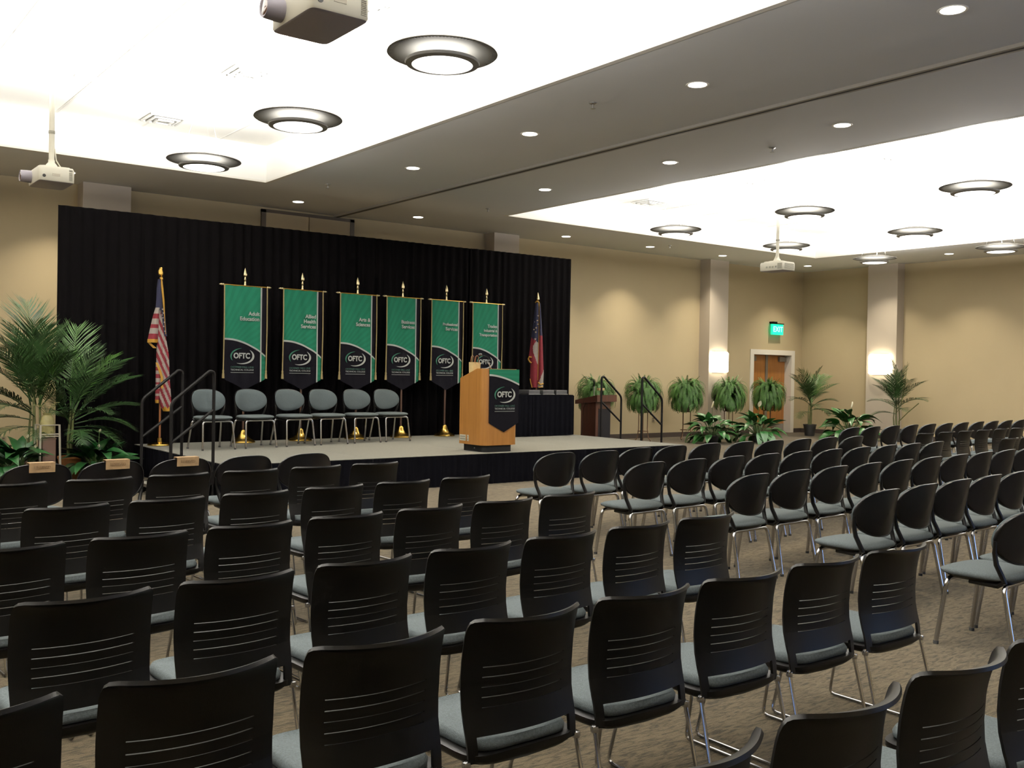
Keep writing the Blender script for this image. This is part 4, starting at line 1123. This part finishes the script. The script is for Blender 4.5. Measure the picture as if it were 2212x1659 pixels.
def spathe_mesh():
    mb = MB()
    N, V, Fc = 8, [], []
    for k in range(N+1):
        t = k/N; w = 0.05*sin(pi*min(0.999, t*0.96+0.02))**0.8
        V += [(-w, 0.022*(1-t)-0.02, 0.16*t), (0, 0.03-0.03*t, 0.16*t), (w, 0.022*(1-t)-0.02, 0.16*t)]
    for k in range(N): Fc += [(3*k, 3*k+1, 3*k+4, 3*k+3), (3*k+1, 3*k+2, 3*k+5, 3*k+4)]
    mb.add(V, Fc).thicken(0.003)
    return mb.mesh('spathe', 'spathe')
spath_me = spathe_mesh()
spadix_me = MB().tube([(0, -0.005, 0.02), (0, -0.01, 0.09)], 0.008, 7).mesh('spadix', 'spadix')
def leafy(name, loc, label, cat, ms, n, sc, seed, flowers=(), group=None, potmt='pot_black', pr=0.15, ph=0.2, fsc=1.0, lift=0.0):
    t = thing(name, label, cat, loc, 0, group)
    pot(t, pr, ph, potmt)
    r = random.Random(seed)
    for i in range(n):
        az = 2*pi*i/n*2.618+r.uniform(-0.3, 0.3)
        lay = i/n
        tilt = radians(-52+lift+92*lay+r.uniform(-9, 9))
        o = obj('leaf', ms[r.randrange(3)], t)
        M = Matrix.Rotation(az, 4, 'Z') @ Matrix.Rotation(-tilt, 4, 'Y') @ Matrix.Rotation(r.uniform(-0.4, 0.4), 4, 'X')
        o.rotation_euler = M.to_euler('XYZ'); o.location = (0.03*cos(az), 0.03*sin(az), ph-0.03)
        q = sc*r.uniform(0.85, 1.15); o.scale = (q, q, q)
    for (fx, fy, fz, rz) in flowers:
        s_ = MB().tube([(fx*0.3, fy*0.3, ph), (fx*0.7, fy*0.7, fz*0.6), (fx, fy, fz)], 0.005, 5).build('flower_stalk', 'petiole', t)
        o = obj('spathe', spath_me, s_, (fx, fy, fz-0.01)); o.rotation_euler = (0.1, 0.25, rz)
        o2 = obj('spadix', spadix_me, s_, (fx, fy, fz-0.01)); o2.rotation_euler = (0.1, 0.25, rz); o.scale = (fsc, fsc, fsc); o2.scale = (fsc, fsc, fsc)
    return t
leafy('peace_lily', (18.05, 15.75, 0), 'peace lily with one curved white flower, nearest the stage stairs', 'plant', LM, 62, 1.12, 1, [(-0.15, -0.1, 0.86, 0.6)], 'peace lilies by the ferns')
leafy('peace_lily', (19.35, 15.45, 0), 'peace lily with an upright white flower in front of the middle ferns', 'plant', LM, 64, 1.2, 2, [(-0.12, -0.1, 0.88, -0.4)], 'peace lilies by the ferns')
leafy('peace_lily', (22.4, 14.95, 0), 'peace lily between the two right hand palms', 'plant', LM, 68, 1.35, 3, [(-0.15, -0.15, 0.86, 0.9)], 'peace lilies by the ferns')
leafy('leafy_plant', (2.62, 13.85, 0), 'dark glossy leafy plant at the far left below the tallest palm', 'plant', DM, 70, 1.45, 4, [(0.12, 0.0, 0.66, 0.3), (0.2, -0.05, 0.52, 0.3)], 'dark leafy plants left of the stage', pr=0.13, ph=0.2, fsc=0.35, lift=16)
leafy('leafy_plant', (3.66, 14.05, 0), 'dark leafy plant in front of the drape beside the stage stairs', 'plant', DM, 66, 1.4, 5, [(0.02, 0.0, 0.70, 0.3), (-0.02, -0.1, 0.5, 0.3)], 'dark leafy plants left of the stage', pr=0.13, ph=0.2, fsc=0.35, lift=16)

# plant stand with vase of flowers
t = thing('plant_stand', 'pale metal plant stand at the far left among the palms', 'stand', (3.02, 14.02, 0), radians(10))
for (x, y) in ((-0.125, -0.1), (0.115, -0.1), (-0.10, 0.12), (0.13, 0.12)):
    MB().tube([(x*1.15, y*1.15, 0.0), (x, y, 0.815)], 0.014, 8).build('leg', 'stand_cream', t)
for z in (0.69, 0.81):
    MB().tube([(-0.127, -0.102, z), (0.118, -0.102, z), (0.132, 0.122, z), (-0.102, 0.122, z)], 0.008, 6, closed=True).build('rail', 'stand_cream', t)
MB().box(-0.115, 0.12, -0.095, 0.115, 0.655, 0.668).build('shelf', 'stand_cream', t, False)
t = thing('flower_vase', 'cream vase of small yellow flowers on the pale plant stand', 'vase', (3.02, 14.02, 0.669))
MB().lathe([(0.0, 0.0), (0.075, 0.0), (0.085, 0.02), (0.09, 0.16), (0.075, 0.24), (0.05, 0.27), (0.06, 0.30), (0.05, 0.30), (0.04, 0.27), (0.0, 0.24)], 24).build('vase', 'vase_cream', t)
r = random.Random(3)
for k in range(9):
    a = 2*pi*k/9; rr = r.uniform(0.05, 0.16); z = r.uniform(0.36, 0.44)
    f = MB().tube([(0, 0, 0.26), (rr*0.5*cos(a), rr*0.5*sin(a), 0.34), (rr*cos(a), rr*sin(a), z)], 0.003, 5).build('flower_stalk', 'petiole', t)
    b = MB()
    for q in range(5):
        c = 2*pi*q/5
        b.add([(rr*cos(a), rr*sin(a), z), (rr*cos(a)+0.03*cos(c-0.4), rr*sin(a)+0.03*sin(c-0.4), z+0.012), (rr*cos(a)+0.042*cos(c), rr*sin(a)+0.042*sin(c), z+0.008), (rr*cos(a)+0.03*cos(c+0.4), rr*sin(a)+0.03*sin(c+0.4), z+0.012)], [(0, 1, 2, 3)])
    b.thicken(0.003).build('blossom', 'vase_cream', f)
o = obj('leaf', DM[2], t, (0.02, -0.02, 0.26)); o.scale = (0.8, 0.8, 0.8)
t = thing('pedestal_box', 'brown square pedestal behind the pale plant stand legs', 'pedestal', (3.02, 14.02, 0), radians(10))
MB().box(-0.085, 0.085, -0.07, 0.09, 0.0, 0.62, b=0.008).build('body', 'pot_brown', t, False)
MB().box(-0.09, 0.09, -0.075, 0.095, 0.62, 0.64, b=0.004).build('cap', 'pot_brown', t, False)

# ferns on tall stands
def fern_mesh(seed):
    r = random.Random(seed); mb = MB()
    for i in range(300):
        az = r.uniform(0, 2*pi); lay = (i+0.5)/300
        e0 = radians(30+58*lay+r.uniform(-7, 7)); bend = radians(160+40*lay+r.uniform(-15, 15)); Lf = (0.58+0.36*lay)*r.uniform(0.88, 1.08); pw = 1.2+0.9*lay
        if i >= 286: e0 = radians(r.uniform(72, 88)); bend = radians(40); Lf = r.uniform(0.55, 0.70); pw = 1.5
        d = Vector((cos(az), sin(az), 0)); sd = Vector((-sin(az), cos(az), 0))
        N = 17
        P = [d*0.03]
        for k in range(N):
            el = e0-bend*((k+0.5)/N)**pw
            P.append(P[-1]+(d*cos(el)+Vector((0, 0, sin(el))))*Lf/N)
        for k in range(1, N):
            tdir = (P[k+1]-P[k-1]).normalized()
            w = 0.058*sin(pi*(0.12+0.85*k/N))**0.7
            for s in (-1, 1):
                a = P[k]; o = sd*s*w+tdir*w*0.45+Vector((0, 0, -w*0.25))
                h = tdir*0.0085
                mb.add([a-h, a+h, a+o+h*0.3, a+o*0.98-h*0.5], [(0, 1, 2, 3)])
                a = P[k]+tdir*0.025
                o = sd*s*w*0.95+tdir*w*0.45+Vector((0, 0, -w*0.3))
                mb.add([a-h, a+h, a+o+h*0.3, a+o*0.98-h*0.5], [(0, 1, 2, 3)])
    return mb.mesh('fronds', 'fern_green', True, 80)
FM = [fern_mesh(11), fern_mesh(12)]
fpot_me = MB().lathe([(0.0, 0.0), (0.09, 0.0), (0.14, 0.17), (0.15, 0.17), (0.15, 0.19), (0.0, 0.19)], 20).mesh('pot', 'pot_brown')
FERN = [(15.33, 'hanging fern nearest the drape, behind the mahogany podium', 'behind the mahogany podium'), (16.87, 'bushy fern behind the right stage handrails', 'behind the right stage handrails'), (18.35, 'bushy fern third from the drape, above the first peace lily', 'third from the drape'),
        (19.97, 'bushy fern directly under the glowing wall sconce', 'under the glowing sconce'), (21.57, 'bushy fern in front of the left door leaf', 'in front of the double door')]
fst = None
for k, (x, lab, wl) in enumerate(FERN):
    y = 16.9-0.0
    lab2 = 'thin bronze scroll plant stand '+wl
    if fst is None:
        fst = thing('fern_stand', lab2, 'stand', (x, y, 0), 0, 'tall bronze fern stands')
        for q in range(3):
            a = 2*pi*q/3+0.3; c, s_ = cos(a), sin(a)
            MB().tube([(0.19*c, 0.19*s_, 0.0), (0.21*c, 0.21*s_, 0.03), (0.15*c, 0.15*s_, 0.10), (0.12*c, 0.12*s_, 0.3), (0.12*c, 0.12*s_, 0.68), (0.15*c, 0.15*s_, 0.76), (0.19*c, 0.19*s_, 0.80), (0.20*c, 0.20*s_, 0.90)], 0.011, 7).build('leg', 'stand_bronze', fst)
        for (rr, z) in ((0.125, 0.25), (0.13, 0.70)):
            MB().tube([(rr*cos(2*pi*i/20), rr*sin(2*pi*i/20), z) for i in range(20)], 0.008, 6, closed=True).build('hoop', 'stand_bronze', fst)
        MB().lathe([(0.0, 0.695), (0.12, 0.695), (0.12, 0.70), (0.0, 0.70)], 18).build('tray', 'stand_bronze', fst)
    else: dup(fst, (x, y, 0), 0.5*k, lab2)
    t = thing('potted_fern', lab, 'fern', (x, y, 0.702), 1.3*k, 'ferns along the stage wall')
    obj('pot', fpot_me, t)
    o = obj('fronds', FM[k % 2], t, (0, 0, 0.27)); o['kind'] = 'stuff'; o.scale = (0.86, 0.86, 1.1)

# ================================================================== CHAIRS
def interp(tab, z):
    for (a, va), (b, vb) in zip(tab, tab[1:]):
        if z <= b: 
            t = (z-a)/(b-a); return va+(vb-va)*max(0, t)
    return tab[-1][1]
def superring(hx, hy, z, n=32, e=0.45, cy=0.0, zf=None):
    out = []
    for k in range(n):
        a = 2*pi*k/n
        x = hx*math.copysign(abs(cos(a))**e, cos(a)); y = hy*math.copysign(abs(sin(a))**e, sin(a))
        out.append((x, cy+y, z+(zf(x, y) if zf else 0)))
    return out
# --- slotted stacking chair, faces local +Y, origin on the floor
def slot_back():
    yt = [(0.40, -0.222), (0.44, -0.219), (0.50, -0.207), (0.56, -0.200), (0.62, -0.203), (0.70, -0.217), (0.76, -0.234), (0.795, -0.248), (0.812, -0.257), (0.825, -0.268), (0.834, -0.280), (0.84, -0.304)]
    wt = [(0.40, 0.216), (0.5, 0.220), (0.66, 0.224), (0.80, 0.222), (0.825, 0.217), (0.834, 0.208), (0.84, 0.194)]
    slots = [0.557+0.0315*k for k in range(5)]
    zs = [0.40, 0.425, 0.45, 0.475, 0.505, 0.535]
    for s in slots: zs += [s-0.0016, s+0.0016]
    zs += [0.71, 0.74, 0.77, 0.795, 0.812, 0.825, 0.834, 0.84]
    us = sorted(set([-1, -0.97, -0.92, -0.85]+[round(-0.72+0.09*k, 3) for k in range(17)]+[0.85, 0.92, 0.97, 1]))
    def fn(u, z):
        fz = max(0, (z-0.475))/0.365
        return (u*interp(wt, z), interp(yt, z)+(0.028+0.044*fz)*u*u, z+0.012*fz)
    def keep(u, z):
        if z < 0.475 and abs(u) < 0.85: return False
        for s in slots:
            if abs(z-s) < 0.0015 and abs(u) < 0.72: return False
        return True
    mb = MB().grid(fn, us, zs, None, keep).thicken(0.011)
    return mb.mesh('backrest', 'black_plastic', True, 50)
def slot_chair(label):
    t = thing('stacking_chair', label, 'chair')
    obj('backrest', slot_back(), t)
    zc_ = lambda x, y: -0.012*max(0, (y-0.12)/0.1)-0.010*(1-(x/0.22)**2)
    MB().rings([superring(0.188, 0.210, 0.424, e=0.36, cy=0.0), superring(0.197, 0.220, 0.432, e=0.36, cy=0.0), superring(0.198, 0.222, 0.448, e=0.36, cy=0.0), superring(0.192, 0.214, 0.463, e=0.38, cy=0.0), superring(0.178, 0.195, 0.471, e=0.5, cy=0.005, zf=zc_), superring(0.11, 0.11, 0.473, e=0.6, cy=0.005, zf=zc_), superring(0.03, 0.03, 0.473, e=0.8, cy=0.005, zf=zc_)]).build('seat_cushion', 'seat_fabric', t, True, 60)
    bw = lambda x, y: -0.014*(1-(x/0.23)**2)
    MB().rings([superring(0.15, 0.15, 0.396, e=0.45, zf=bw), superring(0.214, 0.216, 0.397, e=0.34, zf=bw), superring(0.226, 0.230, 0.408, e=0.32, zf=lambda x, y: -0.008*(1-(x/0.23)**2)), superring(0.226, 0.230, 0.424, e=0.32), superring(0.21, 0.21, 0.428, e=0.42)]).build('seat_shell', 'black_plastic', t, True, 50)
    for s in (-1, 1):
        pts = arc_pts([(s*0.222, -0.195, 0.415), (s*0.232, -0.298, 0.010), (s*0.232, 0.285, 0.010), (s*0.205, 0.20, 0.405), (s*0.10, 0.19, 0.408)], 0.035, 5)
        MB().tube(pts, 0.0075, 8).build('sled_leg', 'chrome', t)
        MB().lathe([(0.0, -0.012), (0.013, -0.010), (0.015, 0.0), (0.013, 0.010), (0.0, 0.012)], 10, (s*0.224, -0.200, 0.400)).build('leg_joint', 'chrome', t)
    MB().tube([(-0.11, 0.19, 0.408), (0.11, 0.19, 0.408)], 0.0075, 8).build('cross_rod', 'chrome', t)
    return t
# --- round-backed chair
RW, RZC, RHT, RHB = 0.262, 0.682, 0.168, 0.168
def rb(a, s, yo):
    c, q = cos(a), sin(a)
    e = 0.70 if q > 0 else 0.80
    x = RW*s*math.copysign(abs(c)**e, c)*(1.0-0.02*q if q > 0 else 1-0.12*abs(q)); z = RZC+(RHT if q > 0 else RHB)*s*math.copysign(abs(q)**(0.80), q)
    y = -0.185-(z-0.49)*0.20+0.105*(x/RW)**2+yo
    return (x, y, z)
def round_chair(label):
    t = thing('round_back_chair', label, 'chair')
    n = 40
    R = lambda s, yo: [rb(2*pi*k/n, s, yo) for k in range(n)]
    MB().rings([R(0.05, 0.006), R(0.5, 0.006), R(0.97, 0.006), R(1.0, 0.002), R(1.005, -0.006), R(0.99, -0.014), R(0.965, -0.015), R(0.95, -0.009), R(0.90, -0.009), R(0.5, -0.012), R(0.05, -0.012)]).build('back_shell', 'black_shell', t, True, 35)
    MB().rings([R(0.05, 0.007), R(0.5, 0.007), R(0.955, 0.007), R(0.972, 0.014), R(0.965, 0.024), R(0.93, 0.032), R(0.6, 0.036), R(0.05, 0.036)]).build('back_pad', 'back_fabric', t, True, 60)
    zf = lambda x, y: -0.014*max(0, (y-0.13)/0.1)
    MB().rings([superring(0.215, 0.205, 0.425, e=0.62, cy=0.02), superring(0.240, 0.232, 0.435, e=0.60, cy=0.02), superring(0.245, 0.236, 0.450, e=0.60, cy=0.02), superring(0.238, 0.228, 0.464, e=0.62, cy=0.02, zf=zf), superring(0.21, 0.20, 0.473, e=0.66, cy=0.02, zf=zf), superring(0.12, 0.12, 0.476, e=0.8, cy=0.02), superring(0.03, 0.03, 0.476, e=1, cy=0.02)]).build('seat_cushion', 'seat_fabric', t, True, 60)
    MB().rings([superring(0.15, 0.16, 0.405, e=0.6, cy=0.01), superring(0.20, 0.195, 0.410, e=0.6, cy=0.015), superring(0.222, 0.212, 0.428, e=0.6, cy=0.02)]).build('seat_pan', 'black_plastic', t, True, 50)
    for s in (-1, 1):
        P = [(s*0.255, -0.125, 0.67), (s*0.248, -0.120, 0.60), (s*0.232, -0.126, 0.53), (s*0.218, -0.150, 0.47), (s*0.208, -0.165, 0.43), (s*0.19, -0.12, 0.40), (s*0.18, 0.05, 0.40)]
        MB().tube(P, 0.014, 8, rad=[0.010, 0.014, 0.016, 0.016, 0.017, 0.016, 0.013]).build('back_upright', 'black_plastic', t)
    for (y, yf) in ((-0.165, -0.245), (0.165, 0.215)):
        pts = arc_pts([(-0.245, yf, 0.012), (-0.222, y, 0.402), (0.222, y, 0.402), (0.245, yf, 0.012)], 0.05, 6)
        f = MB().tube(pts, 0.0140, 10).build('leg_frame', 'chrome', t)
        for s in (-1, 1):
            MB().lathe([(0.0, 0.0), (0.016, 0.0), (0.016, 0.02), (0.0, 0.02)], 10, (s*0.2455, yf, 0.0)).build('foot', 'rubber', f)
    return t
slot0, round0 = [None], [None]
def put_slot(x, y, rz, label, group):
    if slot0[0] is None:
        o = slot_chair(label); slot0[0] = o; o.location = (x, y, 0); o.rotation_euler = (0, 0, rz); o['group'] = group
        return o
    return dup(slot0[0], (x, y, 0), rz, label, group)
def put_round(x, y, z, rz, label, group):
    if round0[0] is None:
        o = round_chair(label); round0[0] = o; o.location = (x, y, z); o.rotation_euler = (0, 0, rz); o['group'] = group
        return o
    return dup(round0[0], (x, y, z), rz, label, group)
jr = random.Random(99)
def jit(a): return jr.uniform(-a, a)

# left block: slotted chairs; corner positions (top right of the back) per row
ROWS = [('nearest full row of the left block', 2.475, 0.008, [4.30-0.534*i for i in range(8)]),
        ('second row of the left block', 3.61, 0.055, [4.31-0.54*i for i in range(7)]),
        ('third row of the left block', 4.72, 0.065, [4.28-0.54*i for i in range(7)]),
        ('fourth row of the left block', 5.87, 0.08, [4.28-0.55*i for i in range(7)]),
        ('fifth row of the left block', 7.08, 0.07, [4.22-0.548*i for i in range(6)])]
for (rn, Y, sl, xs_) in ROWS:
    for i, xr in enumerate(xs_):
        a = math.atan(sl)+jit(0.012)
        yy = Y-sl*(xs_[0]-xr)
        cx, cy = xr-0.220, yy+0.200
        put_slot(cx, cy, a, 'black slotted-back chair, %s, %s seat from the centre aisle' % (rn, ORD[i]), 'slotted chairs of the left block')
for i, xr in enumerate([1.72, 2.265, 2.81, 3.355]):
    put_slot(xr-0.220, 1.36+0.200+0.012*i, jit(0.01)+0.02, 'black slotted-back chair cut off by the bottom edge, %s from the left' % ORD[i], 'slotted chairs of the row closest to the camera')
# front row of the left block: round-backed
cards = []
for i, xa in enumerate([3.97, 3.40, 2.85, 2.29, 1.74, 1.18]):
    lab = 'black round-backed chair, front row of the left block, %s from the aisle' % ORD[i]
    if 2 <= i <= 4: lab = 'black round-backed chair with a tan card, front row, %s from the aisle' % ORD[i]
    c = put_round(xa-0.05, 8.09+0.255, 0, radians(2)+jit(0.02), lab, 'round-backed chairs of the left front row')
    if 2 <= i <= 4: cards.append((c, ORD[i-2]))
# right block: round-backed
AR = list(zip([6.16, 6.72, 7.33, 7.93, 8.57, 9.17, 9.75, 10.33, 10.95, 11.5], [7.17, 7.15, 7.28, 7.35, 7.42, 7.43, 7.45, 7.47, 7.52, 7.5]))
BR = [(6.24+0.588*i, 6.04+0.04*i) for i in range(10)]
CR = [(6.24+0.60*i, 4.91+0.0475*i) for i in range(10)]
DR = [(6.21+0.58*i, 3.77+0.05*i) for i in range(6)]
ER = [(6.01+0.575*i, 2.72+0.05*i) for i in range(3)]
for rn, R_ in (('front row of the right block', AR), ('second row of the right block', BR), ('third row of the right block', CR), ('fourth row of the right block', DR), ('fifth row of the right block', ER)):
    for i, (x, y) in enumerate(R_):
        put_round(x-0.06, y+0.255, 0, radians(3.2)+jit(0.02), 'black round-backed chair, %s, %s seat from the centre aisle' % (rn, ORD[i]), 'round-backed chairs of the right block')
# far block beyond the second aisle
for i in range(11):
    put_round(13.43+0.635*i, 8.86+0.045*i+0.255, 0, radians(4)+jit(0.02), 'black round-backed chair, front row of the far right block, %s from its aisle' % ORD[i], 'round-backed chairs of the far block')
for i in range(6):
    put_slot(13.32+0.63*i-0.220, 7.53+0.045*i+0.200, radians(4)+jit(0.02), 'black slotted-back chair, second row of the far right block, %s from its aisle' % ORD[i], 'slotted chairs of the far block')
for i in range(2):
    put_slot(13.34+0.63*i-0.220, 6.37+0.045*i+0.200, radians(4)+jit(0.02), 'black slotted-back chair, third row of the far right block, %s from its aisle' % ORD[i], 'slotted chairs of the far block')
# chairs on the stage, facing the audience
for i, (x, y) in enumerate([(5.13, 13.53), (5.80, 13.62), (6.46, 13.71), (7.06, 13.79), (7.70, 13.88), (8.30, 13.96)]):
    put_round(x, y+0.21, STZ, pi+radians(6)+jit(0.03), 'grey padded chair on the stage, %s from the left of the row of six' % ORD[i], 'padded chairs on the stage')
# reserved cards folded over three front-row chair backs
for (c, o_) in cards:
    L = Vector(c.location)
    rz = c.rotation_euler[2]
    top = Vector((0.0, -0.262, 0.858))
    M = Matrix.Rotation(rz, 3, 'Z')
    w = L+M @ top
    t = thing('reserved_card', 'tan folded card on a front-row chair back, %s one left of the stage stairs' % {'first': 'nearest', 'second': 'middle', 'third': 'farthest'}[o_], 'card', tuple(w), rz+jit(0.03), 'tan cards on the front-row chairs')
    mb = MB()
    mb.grid(lambda u, v: (u, -0.022-0.004*v, -0.072+0.075*v), lin(-0.092, 0.092, 5), lin(0, 1, 3))
    mb.grid(lambda u, v: (u, -0.026+0.075*v, 0.003), lin(-0.092, 0.092, 5), lin(0, 1, 3))
    mb.grid(lambda u, v: (u, 0.049+0.004*v, 0.003-0.06*v), lin(-0.092, 0.092, 5), lin(0, 1, 3))
    mb.thicken(0.002).build('card', 'kraft_card', t, False)
    fit_text(t, 'RESERVED', 0.12, 0.022, (0.0, -0.0275, -0.034), 'card_ink', 0.0006, 'lettering')
